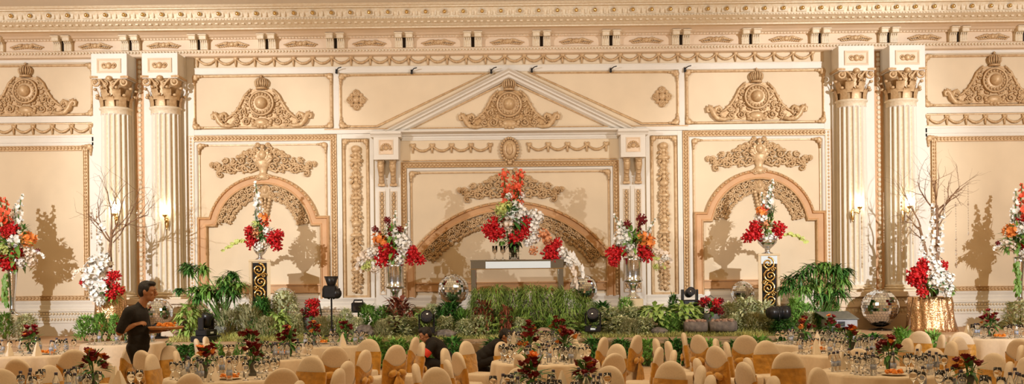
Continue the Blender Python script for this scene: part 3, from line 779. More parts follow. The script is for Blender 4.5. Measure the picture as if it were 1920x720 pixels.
# sconces on the columns
for px, py, u, l in ((215,392,-737,'lit wall sconce with glass globe on the outermost column behind the left tree'),(309,394,-643.5,'lit sconce with glass globe on the column left of the left niche, above waiter'),(1612,379,641,'lit wall sconce with glass globe on the column above the bamboo palm'),(1705,378,735,'lit wall sconce with glass globe behind the right gold-trunk tree')):
    p = P(px, py, -.68); zc_ = p.z; xo = U(u,0,-.56)[0]-p.x
    t = thing('wall_sconce', (p.x, -.68, zc_), l, 'wall lamp')
    m = MB(); m.ell((0,0,0), (.085,.085,.11), 14, 9); m.build('globe', M['globe'], t)
    m = MB(); m.lathe([(.02,-.16),(.055,-.13),(.06,-.10),(.045,-.095)], 12); m.tube([(0,0,-.15),(0,-.0,-.22),(0,.04,-.26),(xo*.6,.06,-.22),(xo,.085,-.24)], .014, 6); m.build('arm', M['brass'], t)
    m = MB(); m.ell((xo,.09,-.28), (.05,.018,.13), 10, 6); m.ell((xo,.085,-.42), (.025,.016,.03), 8, 5); m.build('backplate', M['brass'], t)

for i, (px, py) in enumerate(((631,134),(772,135),(921,134),(997,132),(1145,132),(1284,131))):
    p = P(px, py, -.07); m = MB(); m.bbox(-.022,.022,-.03,.04,-.05,.05,.006); m.tube([(0,-.02,.02),(.06,-.10,.06),(.13,-.12,.075)], .012, 6); m.ell((.0,-.03,-.03), .03, 8, 5)
    o = m.build('lamp_clip', M['black']); o.location = p; tag(o, 'tiny black clip on the ivory band above the pediment, %s from left' % ordinal(i), 'clip')
# ================================================================== FLOWERS
def rnd_dir(rr):
    z = rr.uniform(-1, 1); q = rr.uniform(0, 2*PI); r = math.sqrt(1-z*z)
    return Vector((r*math.cos(q), r*math.sin(q), z))
def floret(mb, c, d, r, n=5, w=.42, cup=.35, seg=2):
    d = d.normalized(); a = d.orthogonal().normalized(); b = d.cross(a)
    for i in range(n):
        q = 2*PI*i/n; e = a*math.cos(q)+b*math.sin(q)
        mb.leaf(c, e+d*cup, d, r, r*w, -.1, .1, seg)
def cluster(seed, n, fr, petals=5, ball=0., w=.42, cup=.35):
    rr = random.Random(seed); m = MB()
    for i in range(n):
        z = 1-2*(i+.5)/n; q = i*2.39996+rr.uniform(-.2,.2); r = math.sqrt(1-z*z)
        d = Vector((r*math.cos(q), r*math.sin(q), z)); c = d*rr.uniform(.70,1.0)
        if ball: m.ell(c, ball*rr.uniform(.8,1.15), 6, 4)
        floret(m, c+d*ball*.6, (d+rnd_dir(rr)*.35), fr*rr.uniform(.8,1.2), petals, w, cup)
    m.ell((0,0,0), .62, 8, 5)
    return m
CL = {}
for nm, mt, args in (('red','fred',(26,.34,6,.20,.45,.8)),('darkred','fdred',(20,.36,6,.22,.45,.9)),('white','fwhite',(30,.40,5,0,.40,.3)),('pink','fpink',(26,.36,5,.1,.45,.4)),
                     ('orange','forange',(12,.62,6,0,.30,.35)),('coral','fcoral',(10,.6,6,.1,.34,.7)),('lime','flime',(44,.26,5,.06,.45,.4)),('salmon','fsalmon',(22,.38,6,.14,.42,.6))):
    CL[nm] = [mesh_of(cluster(hash(nm) % 1 + 40+k*7+len(nm), *args), nm+'_bloom', M[mt]) for k in range(2)]
def spike_mesh(mt, seed, curve=.0):          # a tall flower spike, unit height, blooms in the upper part
    rr = random.Random(seed); s = MB(); f = MB()
    pt = lambda t: Vector((curve*t*t, .1*curve*t, t))
    s.tube([pt(i/8) for i in range(9)], [.016-.010*i/8 for i in range(9)], 5)
    for i in range(3): s.leaf(pt(.05+.1*i), Vector((rr.uniform(-.5,.5), rr.uniform(-.5,.5), 1.6)), Vector((0,-1,0)), .5, .035, .1)
    for i in range(14):
        t = .42+.56*i/13; q = i*2.4; r = .075*(1-.6*i/13)
        d = Vector((math.cos(q), math.sin(q), .55)); floret(f, pt(t)+d*r*.25, d, r*1.25, 5, .5, .6)
    return mesh_of(s, 'flower_stem', M['stem']), mesh_of(f, 'spike_bloom', mt)
SPK = {'wspike': [spike_mesh(M['fwhite'], 1, .1), spike_mesh(M['fwhite'], 2, -.12)], 'rspike': [spike_mesh(M['fcoral'], 3, .08), spike_mesh(M['fcoral'], 4, -.08)], 'dspike': [spike_mesh(M['fdred'], 5, .06)]}
def spray_mesh(mt, seed):                    # drooping orchid spray, unit length along +X, drooping
    rr = random.Random(seed); f = MB()
    pt = lambda t: Vector((t, 0, .25*t-.75*t*t))
    for k in range(18):
        t = .15+.85*k/17; c = pt(t)+Vector((rr.uniform(-.07,.07), rr.uniform(-.09,.09), rr.uniform(-.09,.07)))
        floret(f, c, Vector((rr.uniform(-.4,.6), -1, rr.uniform(-.3,.5))), rr.uniform(.10,.14), 5, .5, .25)
    f.tube([pt(i/8) for i in range(9)], .008, 4)
    return mesh_of(f, 'orchid_spray', mt)
SPR_ = {'wspray': [spray_mesh(M['fwhite'], 1), spray_mesh(M['fpink'], 2)], 'lspray': [spray_mesh(M['flime'], 3), spray_mesh(M['flime'], 4)], 'pspray': [spray_mesh(M['leafp'], 5)]}
def foliage_mesh(mt, seed, n=46):
    rr = random.Random(seed); m = MB()
    for i in range(n):
        d = rnd_dir(rr); d.z = d.z*.8+.1
        m.leaf(d*.35, d, Vector((0,0,1)), rr.uniform(.5,.8), rr.uniform(.07,.13), rr.uniform(0,.5))
    return mesh_of(m, 'foliage', mt)
FOL = [foliage_mesh(M['leafd'], 1), foliage_mesh(M['leafm'], 2)]
BN = {'red':'red_bloom','darkred':'dark_red_bloom','white':'white_bloom','pink':'blush_bloom','orange':'orange_bloom','coral':'coral_bloom','lime':'lime_bloom','salmon':'salmon_bloom'}
def bouquet(px, py, Y, label, items, fol=None, name='flower_arrangement', cat='flower arrangement', group=None):
    """items: (kind, px, py, size in px[, direction]) read at the bouquet's own distance; fol: foliage radius in px"""
    base = P(px, py, Y); k = (CD+Y)/F; rr = random.Random(int(px)*7+int(py))
    t = thing(name, base, label, cat, group)
    if fol:
        for fx, fy, fr in fol:
            p = P(fx, fy, Y)-base; o = inst('foliage', FOL[rr.randrange(2)], t, p, (0,0,rr.uniform(0,6)), fr*k)
    for it in items:
        kd, x, y, s = it[:4]
        p = P(x, y, Y)-base
        if kd in CL:
            p.y = -rr.uniform(.0,.10)-s*k*.15
            inst(BN[kd], rr.choice(CL[kd]), t, p, (rr.uniform(0,6), rr.uniform(0,6), rr.uniform(0,6)), s*k)
        elif kd in SPK:                         # x,y = tip; grows from the bouquet's heart
            heart = P(px, py-6, Y)-base if len(it) < 5 else P(it[4][0], it[4][1], Y)-base
            d = p-heart; L = d.length; q = d.normalized().to_track_quat('Z', 'Y').to_euler()
            st_, bl = rr.choice(SPK[kd]); q2 = q
            o = inst('flower_stem', st_, t, heart, q2, (L*1.0, L, L)); c = inst('spike_bloom', bl, o)
        else:                                   # spray: x,y = root, it[4] = direction (+1/-1), s = length px
            sg_ = it[4]; o = inst('orchid_spray', rr.choice(SPR_[kd]), t, p+Vector((0,-.05,0)), (0,0,0), (sg_*s*k, s*k, s*k*(it[5] if len(it) > 5 else 1)))
    return t
def vase_at(name, px, pyb, Y, label, profs, cat='vase'):
    """profs: [(part name, material, [(r px, y px above base)])] at the vase's own distance"""
    b = P(px, pyb, Y); k = (CD+Y)/F; t = thing(name, b, label, cat)
    for pn, mt, pr in profs:
        m = MB(); m.lathe([(r*k, z*k) for r, z in pr], 24); m.build(pn, M[mt], t)
    return t
def ground_y(px, Y): return h0(px)+1.30*F/(CD+Y)

# --- tall vases at both ends, on grassy mounds
def mound(px0, px1, py, Y, label, hpx):
    k = (CD+Y)/F; cx = (px0+px1)/2; b = Vector((GX(cx, Y), Y, HS)); rx = (px1-px0)/2*k; rr = random.Random(int(cx))
    t = thing('grass_mound', b, label, 'grass mound')
    m = MB(); m.lathe([(rx, -.02),(rx*.93,hpx*k*.25),(rx*.72,hpx*k*.62),(rx*.4,hpx*k*.92),(.001,hpx*k)], 28, M=Matrix.Diagonal((1,.6,1))); m.build('earth', M['soil'], t)
    g = MB()
    for i in range(1500):
        q = rr.uniform(0,6.28); r = math.sqrt(rr.random())*.97; x, y = rx*r*math.cos(q), rx*.6*r*math.sin(q)
        z = hpx*k*(1-r**2)*.98; h = rr.uniform(.03,.07); a = rr.uniform(0,6.28)
        g.add([(x-.008*math.cos(a),y-.008*math.sin(a),z),(x+.008*math.cos(a),y+.008*math.sin(a),z),(x+rr.uniform(-.03,.03),y+rr.uniform(-.03,.03),z+h)], [(0,1,2)])
    o = g.build('grass_cover', M['grass'], t); o['kind'] = 'stuff'
    return t
mound(-75, 72, 630, -.95, 'low grassy mound under the tall vase at the far left of the stage', 26)
mound(1862, 2010, 612, -.95, 'low grassy mound under the tall vase at the far right of the stage', 26)
for px, pyb, l in ((24, 592, 'slender tall silver vase with trailing greenery at the far left of the stage'), (1912, 570, 'slender tall silver vase at the far right edge of the stage')):
    t = vase_at('tall_vase', px, pyb, -1.25, l, [('vase_body','silver',[(4,6),(6,10),(5,14),(5.5,40),(9,78),(10.5,88),(9.5,88),(5,44),(4,30)]),('vase_foot','silver',[(14,0),(14,2),(9,5),(5,8),(4,10)])])
    m = MB(); rr = random.Random(px)
    for i in range(60):
        z = rr.uniform(.25,.95); x = rr.uniform(-.15,-.05); m.leaf((x, -.12+rr.uniform(-.05,.05), z), (rr.uniform(-.6,.3), rr.uniform(-.5,.1), -1), (0,-1,0), rr.uniform(.08,.14), .03, .2)
    m.build('trailing_greenery', M['leafm'], t)
    m = MB(); m.bbox(-.2,.2,-.2,.2,HS-t.location.z,0,.01); m.build('vase_plinth', M['pedc'], t)
bouquet(24, 505, -1.25, 'tall red, white and orange bouquet in the slender vase at far left', [('rspike',2,366,1),('rspike',14,372,1),('wspike',36,364,1),('wspike',24,382,1),('red',28,430,11),('red',15,433,9),('white',35,448,15),('white',24,456,11),('orange',52,446,13),('orange',60,452,9),('lime',6,462,14),('lime',14,470,10),('red',14,492,14),('red',26,496,11),('red',36,476,11),('white',42,492,10),('darkred',4,488,10),('pink',57,474,11),('wspray',58,470,26,1),('pink',60,490,10),('darkred',72,470,4),('white',-8,440,14)], [(24,460,46),(44,432,16),(30,485,36)])
bouquet(1906, 480, -1.25, 'tall orange, white and red bouquet in the slender vase at far right', [('rspike',1922,344,1),('wspike',1898,356,1),('wspike',1891,392,1,),('orange',1890,432,12),('orange',1897,436,8),('white',1910,430,14),('white',1920,440,12),('red',1905,412,7),('red',1922,412,9),('red',1917,460,9),('pink',1886,455,11),('pink',1894,462,9),('darkred',1868,456,4),('white',1915,475,11),('lime',1926,455,11),('wspray',1885,456,24,-1)], [(1908,448,40),(1892,460,22)])

# --- bare trees on gold trunks
def branch(mb, tips, p, d, L, r, dep, rr):
    n = 5; pts = [p.copy()]; rs = [r]; q = p.copy(); dd = d.copy()
    for i in range(n):
        dd = (dd+rnd_dir(rr)*.28+Vector((0,0,.05))).normalized(); q = q+dd*(L/n); pts.append(q.copy()); rs.append(r*(1-.55*(i+1)/n))
        if dep > 0 and i >= 1 and rr.random() < .97:
            e = (dd+rnd_dir(rr)*.95); e.y *= .6; branch(mb, tips, q, e.normalized(), L*rr.uniform(.5,.75), rs[-1]*.65, dep-1, rr)
    mb.tube(pts, rs, 5 if dep else 4); tips.append(q)
def bare_tree(name, px, Y, label, trunk, seed, stems, branches):
    b = Vector((GX(px, Y), Y, HS)); k = (CD+Y)/F; t = thing(name, b, label, 'tree'); rr = random.Random(seed)
    w0, w1, hh = trunk
    ph = [rr.uniform(0, 6.28) for _ in range(3)]
    fl = lambda q, z: 1+.025*math.sin(9*q+ph[0])+.03*math.sin(17*q+ph[1]+z*5)+.022*math.sin(29*q+ph[2]-z*9)
    m = MB(); m.lathe([(w0*k,0),(w0*.9*k,hh*.15*k),(w1*1.04*k,hh*.45*k),(w1*k,hh*.8*k),(w1*.95*k,hh*k),(w1*.5*k,hh*1.02*k),(.01,hh*1.02*k)], 144, smooth=True, rad=fl); m.build('gold_wrap', M['goldbark'], t)
    m = MB()
    for q in range(4):
        a = (-2.95,-.12,1.0,2.2)[q]; c, s = math.cos(a), math.sin(a)
        m.tube([(c*w0*1.02*k, s*w0*1.02*k, 0),(c*w1*1.02*k, s*w1*1.02*k, hh*.5*k),(c*w1*.92*k, s*w1*.92*k, hh*k)], [.04,.018,.015], 6)
    m.build('root_flare', M['bark'], t)
    tips = []
    for st_ in stems:                            # trunk stems: list of px points
        m = MB(); pts = [P(x, y, Y+dy)-b for x, y, dy in st_[1]]; m.tube(pts, [st_[0]*(1-.5*i/(len(pts)-1)) for i in range(len(pts))], 7); o = m.build('trunk_stem', M['bark'], t)
    for (x, y, tx, ty, r, dep) in branches:
        m = MB(); p = P(x, y, Y)-b; e = P(tx, ty, Y+rr.uniform(-.5,.4))-b; d = e-p; branch(m, tips, p, d.normalized(), d.length*.8, r*.9, dep, rr); m.build('branch', M['bark'], t)
    return t, b, tips
tl, bl_, tipl = bare_tree('bare_tree', 207, -1.7, 'bare branched tree on a slim gold trunk, left of the waiter', (33,27,100), 5, [(.05,[(208,530,0),(206,470,0),(210,430,0)])],
    [(208,440,200,345,.024,2),(209,440,232,350,.022,2),(208,455,155,395,.022,2),(210,445,290,405,.022,2),(210,440,265,375,.018,1),(207,450,178,360,.018,2),(212,455,330,385,.016,1)])
tr, br_, tipr = bare_tree('bare_tree', 1744, -1.7, 'bare branched tree on a wide gold trunk, right side of the stage', (46,39,64), 8, [(.055,[(1738,560,0),(1735,470,0),(1724,425,0)]),(.07,[(1750,560,0),(1757,470,0),(1756,385,0)])],
    [(1724,430,1693,395,.024,2),(1726,425,1715,345,.020,2),(1735,455,1695,412,.018,1),(1756,400,1745,325,.026,2),(1757,395,1795,345,.026,2),(1757,410,1812,340,.024,2),(1756,400,1722,318,.022,2),(1757,430,1800,375,.018,1)])
for (tb, Y, gl) in ((bl_, -1.75, [[(192,485),(186,455),(190,430),(196,418)],[(200,500),(199,470)]]), (br_, -1.75, [[(1732,540),(1727,480),(1733,440)],[(1748,540),(1748,450),(1746,385)],[(1762,480),(1766,440),(1765,400)]])):
    par = tl if tb is bl_ else tr
    for pts in gl:                               # white blossom bound along the stems
        m = MB(); rr = random.Random(len(pts)*3+int(pts[0][0])); pp = [P(x, y, Y)-tb for x, y in pts]
        for i in range(len(pp)-1):
            n = int((pp[i+1]-pp[i]).length/.028)
            for j in range(n):
                c = pp[i].lerp(pp[i+1], j/n)+rnd_dir(rr)*.055; floret(m, c, rnd_dir(rr)+Vector((0,-.8,0)), .06, 4, .5, .3, 2)
        m.build('white_blossom_garland', M['fwhite'], par)
def strand(px, y0, y1, Y, label):
    p = P(px, y0, Y); q = P(px, y1, Y); L = p.z-q.z; m = MB(); rr = random.Random(int(px*3))
    m.tube([(0,0,0),(0,0,-L)], .003, 4); z = 0
    while z < L:
        big = rr.random() < .22; s = .022 if big else .011
        m.ell((0,0,-z), (s, s, s*1.5), 6, 4, smooth=False); z += .055 if not big else .08
    m.ell((0,0,-L), (.016,.016,.04), 6, 4, smooth=False)
    o = m.build('hanging_crystal_strand', M['crystal']); o.location = (p.x, Y, p.z); tag(o, label, 'crystal strand')
for i, (px, y0, y1) in enumerate(((171,400,445),(181,392,468),(222,415,470),(258,395,450),(290,412,440))): strand(px, y0, y1, -1.75, 'hanging strand of clear crystals, %s from the left on the tree by the waiter' % ordinal(i))
for i, (px, y0, y1) in enumerate(((1690,375,470),(1711,400,455),(1771,350,395),(1792,380,500),(1815,345,438))): strand(px, y0, y1, -1.8, 'hanging strand of clear crystals, %s from the left on the wide gold-trunk tree' % ordinal(i))
strand(1656.5, 362, 452, -.9, 'hanging strand of clear crystals between the two right-hand columns')
bouquet(208, 558, -2.05, 'white and red flowers heaped on the slim gold trunk behind the waiter', [('white',182,508,20),('white',170,528,15),('white',195,530,20),('white',186,550,15),('white',200,496,13),('white',178,490,11),('white',196,512,14),('red',212,516,9),('red',222,517,8),('red',205,528,8),('red',215,538,10),('red',226,545,8),('red',212,552,10),('red',158,530,5),('wspray',165,505,28,-1),('white',192,566,9)], [(214,552,26),(196,535,22)])
bouquet(1748, 565, -2.1, 'red and white flowers heaped on the wide gold trunk at right', [('red',1716,515,15),('red',1708,524,11),('red',1724,505,12),('red',1731,494,10),('red',1722,528,12),('red',1725,546,10),('red',1768,497,8),('white',1746,502,15),('white',1758,516,16),('white',1765,532,14),('white',1748,528,13),('white',1742,488,10),('white',1774,522,12),('white',1772,550,8),('white',1780,540,8),('pink',1738,512,9)], [(1738,538,24),(1762,530,26),(1784,545,14)])

# --- gold lattice pedestals with bouquets
def pedestal(px, pyt, Y, rz, label):
    top = P(px, pyt, Y); H = top.z-HS; t = thing('pedestal', (top.x, Y, HS), label, 'pedestal', rz=rz)
    m = MB(); m.bbox(-.22,.22,-.20,.20,.05,H-.04,.008); m.bbox(-.26,.26,-.24,.24,0,.06,.01); m.bbox(-.24,.24,-.22,.22,H-.05,H,.01)
    for xx in (-.2, .2): m.box(xx-.03, xx+.03, -.225, -.19, .06, H-.05)
    m.build('body', M['pedc'], t)
    m = MB(); m.box(-.15,.15,-.206,-.2,.1,H-.07); m.build('black_panel', M['black'], t)
    m = MB()
    z = H-.22; i = 0
    while z > .25:
        s = 1 if i % 2 else -1
        spiral(m, s*.02, z, .145, 1.7, PI/2, s, .026, .016, .225, 18, 6); spiral(m, -s*.09, z-.13, .06, 1.3, 0, -s, .016, .01, .22, 12, 5); z -= .265; i += 1
    m.build('gold_scrollwork', M['brass'], t)
    return t
pedestal(487, 487, -1.4, .22, 'cream pedestal with black panel and gold scrollwork, left niche')
pt = pedestal(1441, 476, -1.4, -.2, 'cream pedestal with gold scrollwork and white card, right niche')
m = MB(); H = P(1441,476,-1.4).z-HS; m.box(-.17,.17,-.232,-.226,H-.22,H-.05); m.build('white_card', M['whiterefl'], pt)
vase_at('bowl_vase', 488, 487, -1.4, 'small dark silver footed bowl on the left gold-scroll pedestal', [('bowl','silver',[(10,0),(9,2),(4,4),(4,8),(8,11),(12,17),(13,22),(11.5,22),(7,14)])])
vase_at('bowl_vase', 1439, 476, -1.4, 'silver footed bowl on the right gold-scroll pedestal', [('bowl','silver',[(11,0),(10,2),(5,4),(5,9),(10,13),(17,20),(18.5,26),(17,26),(10,17)])])
bouquet(489, 468, -1.4, 'red and white bouquet with one tall white spike, on the left pedestal', [('wspike',481,342,1),('wspike',484,372,1),('orange',496,408,9),('coral',498,416,8),('lime',481,420,8),('red',471,442,10),('red',474,455,11),('red',469,432,8),('salmon',484,436,9),('white',488,462,9),('red',511,447,11),('red',522,441,10),('red',520,460,10),('white',503,434,9),('pink',499,458,9),('lspray',466,452,44,-1,.7)], [(492,440,26),(488,425,20)])
bouquet(1438, 452, -1.4, 'red and white bouquet with white lilies on top, on the right pedestal', [('wspike',1444,338,1),('wspike',1426,362,1),('wspike',1438,352,1),('orange',1424,397,9),('coral',1430,394,7),('white',1424,409,10),('red',1416,425,11),('red',1409,440,12),('red',1400,446,9),('red',1420,440,10),('salmon',1434,420,9),('white',1436,448,11),('white',1446,445,9),('red',1460,428,12),('red',1456,438,10),('lspray',1466,440,44,1,.7)], [(1438,428,26),(1444,395,16)])
# --- silver urns either side of the wide arch
for px, pyb, l in ((741, 572, 'large silver urn of flowers left of the mirrored console'), (1187, 560, 'large silver urn of flowers right of the mirrored console')):
    t = vase_at('urn', px, pyb, -1.5, l, [('urn_cup','silver',[(6,28),(17,31),(19,34),(17,37),(16.5,44),(16.5,72),(18,76),(16.5,76),(14,44)]),('urn_foot','silver',[(13,0),(13,3),(8,7),(5.5,14),(6,22),(10,27),(9,30)])])
    m = MB(); z = HS-t.location.z; m.bbox(-.20,.20,-.20,.20,z,0,.012); m.build('urn_plinth', M['pedc'], t)
bouquet(741, 496, -1.5, 'red, orange and white bouquet with orchid trail in the left silver urn', [('dspike',704,424,1),('darkred',704,430,5),('darkred',727,413,6),('dspike',727,410,1),('darkred',750,430,6),('wspike',741,396,1),('wspike',766,414,1),('orange',711,450,12),('orange',722,455,10),('white',752,450,14),('white',762,458,12),('white',757,470,11),('white',749,486,10),('red',724,470,13),('red',737,474,12),('red',718,487,12),('red',770,470,12),('red',777,478,10),('red',788,488,9),('red',770,488,9),('pink',705,468,12),('pink',690,481,11),('white',698,474,9),('lime',689,499,9),('pink',704,506,8),('white',680,494,7),('wspray',712,470,44,-1,1.2),('wspray',708,482,32,-1,1.4),('lspray',706,488,26,-1,1.2)], [(738,470,36),(734,440,24)])
bouquet(1187, 495, -1.5, 'red, white and orange bouquet with side spray in the right silver urn', [('wspike',1150,402,1),('wspike',1163,412,1),('darkred',1176,421,7),('darkred',1202,412,9),('dspike',1204,408,1),('wspike',1226,410,1),('white',1160,448,13),('white',1174,444,12),('white',1168,455,10),('orange',1205,446,12),('orange',1217,454,11),('red',1148,475,12),('red',1161,472,12),('red',1150,490,10),('pink',1184,476,12),('pink',1191,484,10),('white',1180,465,9),('red',1207,470,13),('red',1200,478,11),('red',1213,481,10),('wspray',1215,470,44,1,.8),('pink',1230,474,8),('white',1246,484,7),('lime',1230,500,7),('pink',1237,492,6),('lspray',1214,480,30,1,1.3)], [(1186,462,38),(1184,440,24)])
# --- mirrored console, its vase and flowers, on a low carpeted plinth hidden by ferns
Yc = -1.7; kc = (CD+Yc)/F
bx = P(970, 545, Yc); zt = P(970, 487, Yc).z
m = MB(); m.bbox(GX(880,Yc), GX(1062,Yc), -2.05, -1.25, HS, 1.12, .02); o = m.build('plinth', M['peach']); tag(o, 'cream plinth under the mirrored console, behind the ferns', 'plinth')
t = thing('console_table', (bx.x, Yc, 1.12), 'mirrored console table with a white reflection painted on its front, under the centre bouquet', 'table')
hw = 87*kc; H = zt-1.12
m = MB(); m.bbox(-hw,hw,-.24,.24,H-.03,H,.004); m.build('table_top', M['mirrorg'], t)
m = MB(); m.box(-hw+.01,hw-.01,-.225,.225,H-.20,H-.03); a = m.build('apron', M['mirrorg'], t)
m = MB(); m.box(-.68,.72,-.232,-.226,H-.185,H-.04); m.build('painted_reflection', M['whiterefl'], a)  # bluish-white sheet: the mirror apron's bright reflection painted as colour
m = MB(); m.box(-hw+.01,hw-.01,-.24,-.225,H-.205,H-.19); m.build('gold_edge', M['brass'], a)
for sx in (-1, 1):
    for sy in (-1, 1):
        m = MB(); xc, yc = sx*(hw-.07), sy*.165
        m.bbox(xc-.055,xc+.055,yc-.055,yc+.055,0,H-.2,.006); m.build('leg', M['mirrorg'], t)
vase_at('glass_vase', 964, 488, Yc, 'clear glass vase of green stems in the middle of the mirrored console', [('glass_body','glass',[(9,0),(10,1),(9,12),(11,30),(10.2,30),(8.2,12),(8.5,2.5),(0.1,2.5)])])
for px, l in ((928,'clear glass candle holder at the left of the vase on the mirrored console'),(943,'clear glass candle holder nearest the vase on the mirrored console')):
    vase_at('candle_holder', px, 488, Yc, l, [('holder','glass',[(5,0),(5,1),(1.2,3),(1.2,12),(4.5,15),(5,27),(4.6,27),(4,16),(.1,14)])], 'candle holder')
bouquet(962, 486, Yc, 'large red and white centre bouquet topped with coral spikes, on the mirrored console', [('rspike',945,324,1),('rspike',975,322,1),('rspike',962,346,1),('coral',946,328,8),('coral',971,335,9),('coral',976,326,7),('coral',962,352,9),('coral',972,352,7),('white',955,368,7),('white',978,368,7),('lime',943,393,14),('lime',953,388,10),('white',968,390,14),('white',976,398,13),('white',962,405,14),('pink',950,420,14),('white',974,413,12),('white',998,402,11),('white',1008,408,11),('white',1000,425,11),('white',1002,445,11),('red',928,420,12),('red',922,435,13),('red',912,430,9),('red',938,435,11),('red',925,444,9),('red',985,418,11),('red',978,437,12),('red',965,446,12),('red',988,430,9),('pink',955,432,9),('white',990,455,8)], [(962,372,22),(958,410,42),(965,450,26),(940,450,16)])
m = MB(); rr = random.Random(4)
for i in range(16): m.tube([(rr.uniform(-.07,.07), rr.uniform(-.06,.06), .05),(rr.uniform(-.05,.05), rr.uniform(-.05,.05), .35)], .008, 4)
for i in range(30): m.leaf((rr.uniform(-.07,.07), rr.uniform(-.07,.03), rr.uniform(.08,.38)), (rr.uniform(-1,1), rr.uniform(-1,.3), .6), (0,0,1), .12, .025)
o = m.build('green_stem', M['leafm'], [c for c in COL.objects if c.name.startswith('glass_vase')][0])
bouquet(1035, 487, Yc-.05, 'low arrangement of orange, red and white orchids trailing off the console end', [('salmon',1018,440,11),('salmon',1026,450,10),('salmon',1000,470,8),('red',1036,465,12),('red',1028,478,12),('red',1044,458,10),('red',1040,482,11),('white',1054,474,11),('white',1062,486,10),('white',1068,492,8),('wspray',1058,478,34,1,2.2),('wspray',1052,490,30,1,2.6)], [(1032,478,18)])

# --- mirror balls
def mirror_ball(px, cy, rpx, Y, label):
    k = (CD+Y)/F; r = rpx*k; c = P(px, cy, Y); H = c.z-HS; t = thing('mirror_ball', (c.x, Y, HS), label, 'mirror ball'); rr = random.Random(int(px))
    m = MB(); nb = 20
    for i in range(nb):
        a0, a1 = -PI/2+PI*i/nb, -PI/2+PI*(i+1)/nb; n = max(4, int(2*nb*math.cos((a0+a1)/2)))
        for j in range(n):
            q0, q1 = 2*PI*(j+.04)/n, 2*PI*(j+.96)/n
            f = lambda a, q: Vector((math.cos(a)*math.cos(q), math.cos(a)*math.sin(q), math.sin(a)))*r
            g = (a1-a0)*.04; v = [f(a0+g,q0), f(a0+g,q1), f(a1-g,q1), f(a1-g,q0)]
            cc = (v[0]+v[1]+v[2]+v[3])/4; Rm = Matrix.Rotation(rr.gauss(0,.09), 3, rnd_dir(rr))
            m.add([cc+Rm @ (p-cc)+Vector((0,0,H)) for p in v], [(0,1,2,3)])
    o = m.build('mirror_facing', M['mirror'], t)
    m = MB(); m.ell((0,0,H), r*.985, 24, 14); m.build('core', M['greyd'], o)
    m = MB(); m.lathe([(r*.62,0),(r*.62,.03),(.05,.05),(.05,max(.06,H-r*1.05)),(r*.5,max(.07,H-r*.92)),(r*.55,max(.09,H-r*.84))], 20); m.build('stand', M['glass'] if H < r*1.6 else M['black'], t)
mirror_ball(850, 543, 29, -1.15, 'mirror ball left of the mirrored console')
mirror_ball(1094, 541, 26, -1.2, 'mirror ball half hidden by ferns, right of the mirrored console')
mirror_ball(1650, 577, 34.5, -1.2, 'largest mirror ball, on the open stage floor beside the right gold trunk')
mirror_ball(1392, 549, 22, -.8, 'mirror ball behind pale shrubs, left of the right pedestal')
mirror_ball(533, 561, 22, -.8, 'mirror ball behind pale shrubs, right of the left pedestal')
mirror_ball(297, 586, 27, -1.4, 'mirror ball directly behind the waiter')

# ================================================================== PLANTS
def shrub_mesh(seed, mt, n, L, w, up, bend, fold=.25, stems=8):
    rr = random.Random(seed); m = MB()
    for i in range(n):
        z = rr.random()**.8; rad = .5*math.sqrt(max(.02, 1-(z*.95)**2.2))*math.sqrt(rr.uniform(.25,1)); q = rr.uniform(0, 6.28)
        p = Vector((rad*math.cos(q), rad*math.sin(q), z*.86)); d = Vector((math.cos(q)*(1-up), math.sin(q)*(1-up), up+rr.uniform(-.3,.3)))
        m.leaf(p, d+rnd_dir(rr)*.3, Vector((0,0,1)), L*rr.uniform(.7,1.25), w*rr.uniform(.7,1.2), bend*rr.uniform(.5,1.4), fold, 2)
    return mesh_of(m, 'foliage', mt)
def stems_mesh(seed, n, mt, h=.8):
    rr = random.Random(seed); m = MB()
    for i in range(n):
        q = rr.uniform(0,6.28); r = rr.uniform(.1,.42); m.tube([(0.05*math.cos(q),.05*math.sin(q),0),(r*.6*math.cos(q),r*.6*math.sin(q),h*.5),(r*math.cos(q),r*math.sin(q),h*rr.uniform(.7,1))], [.018,.013,.006], 4)
    return mesh_of(m, 'stem', mt)
def frond_mesh(seed, mt):
    rr = random.Random(seed); m = MB()
    for i in range(26):
        q = rr.uniform(0,6.28); e = rr.uniform(.35,1.25); L = rr.uniform(.45,.75); pts = []
        for j in range(7):
            t = j/6; pts.append(Vector((math.cos(q)*L*t*math.cos(e*(1-.55*t)), math.sin(q)*L*t*math.cos(e*(1-.55*t)), L*1.35*t*math.sin(e*(1-.5*t))-.12*t*t)))
        m.tube(pts, .006, 3)
        for j in range(1, 13):
            t = j/12; a = t*6; i0 = min(5, int(a)); p = pts[i0].lerp(pts[i0+1], a-i0); d = (pts[min(6,i0+1)]-pts[i0]).normalized(); sd = d.cross(Vector((0,0,1))).normalized()
            for s in (-1, 1): m.leaf(p, sd*s+d*.5+rnd_dir(rr)*.2, Vector((0,0,1)), .15*(1-.55*t)*rr.uniform(.8,1.2), .018, .3, .1, 2)
    return mesh_of(m, 'frond', mt)
SH = {'pale': [shrub_mesh(s, M['leafp'], 520, .20, .045, .35, .3) for s in (1,2,3)], 'feather': [shrub_mesh(s, M['leafg'], 800, .20, .020, .6, .3) for s in (4,5,6)],
      'broad': [shrub_mesh(s, M['leafl'], 170, .34, .095, .3, .7) for s in (7,8,9)], 'dark': [shrub_mesh(s, M['leafd'], 460, .25, .05, .4, .5) for s in (10,11)],
      'lime': [shrub_mesh(s, M['leafm'], 480, .22, .045, .45, .3) for s in (12,13,14)], 'burg': [shrub_mesh(s, M['leafr'], 150, .36, .08, .45, .6) for s in (15,16)],
      'fern': [frond_mesh(s, M['fern']) for s in (17,18,19)], 'fine': [shrub_mesh(s, M['fern'], 1300, .17, .013, .30, .7) for s in (20,21,22)]}
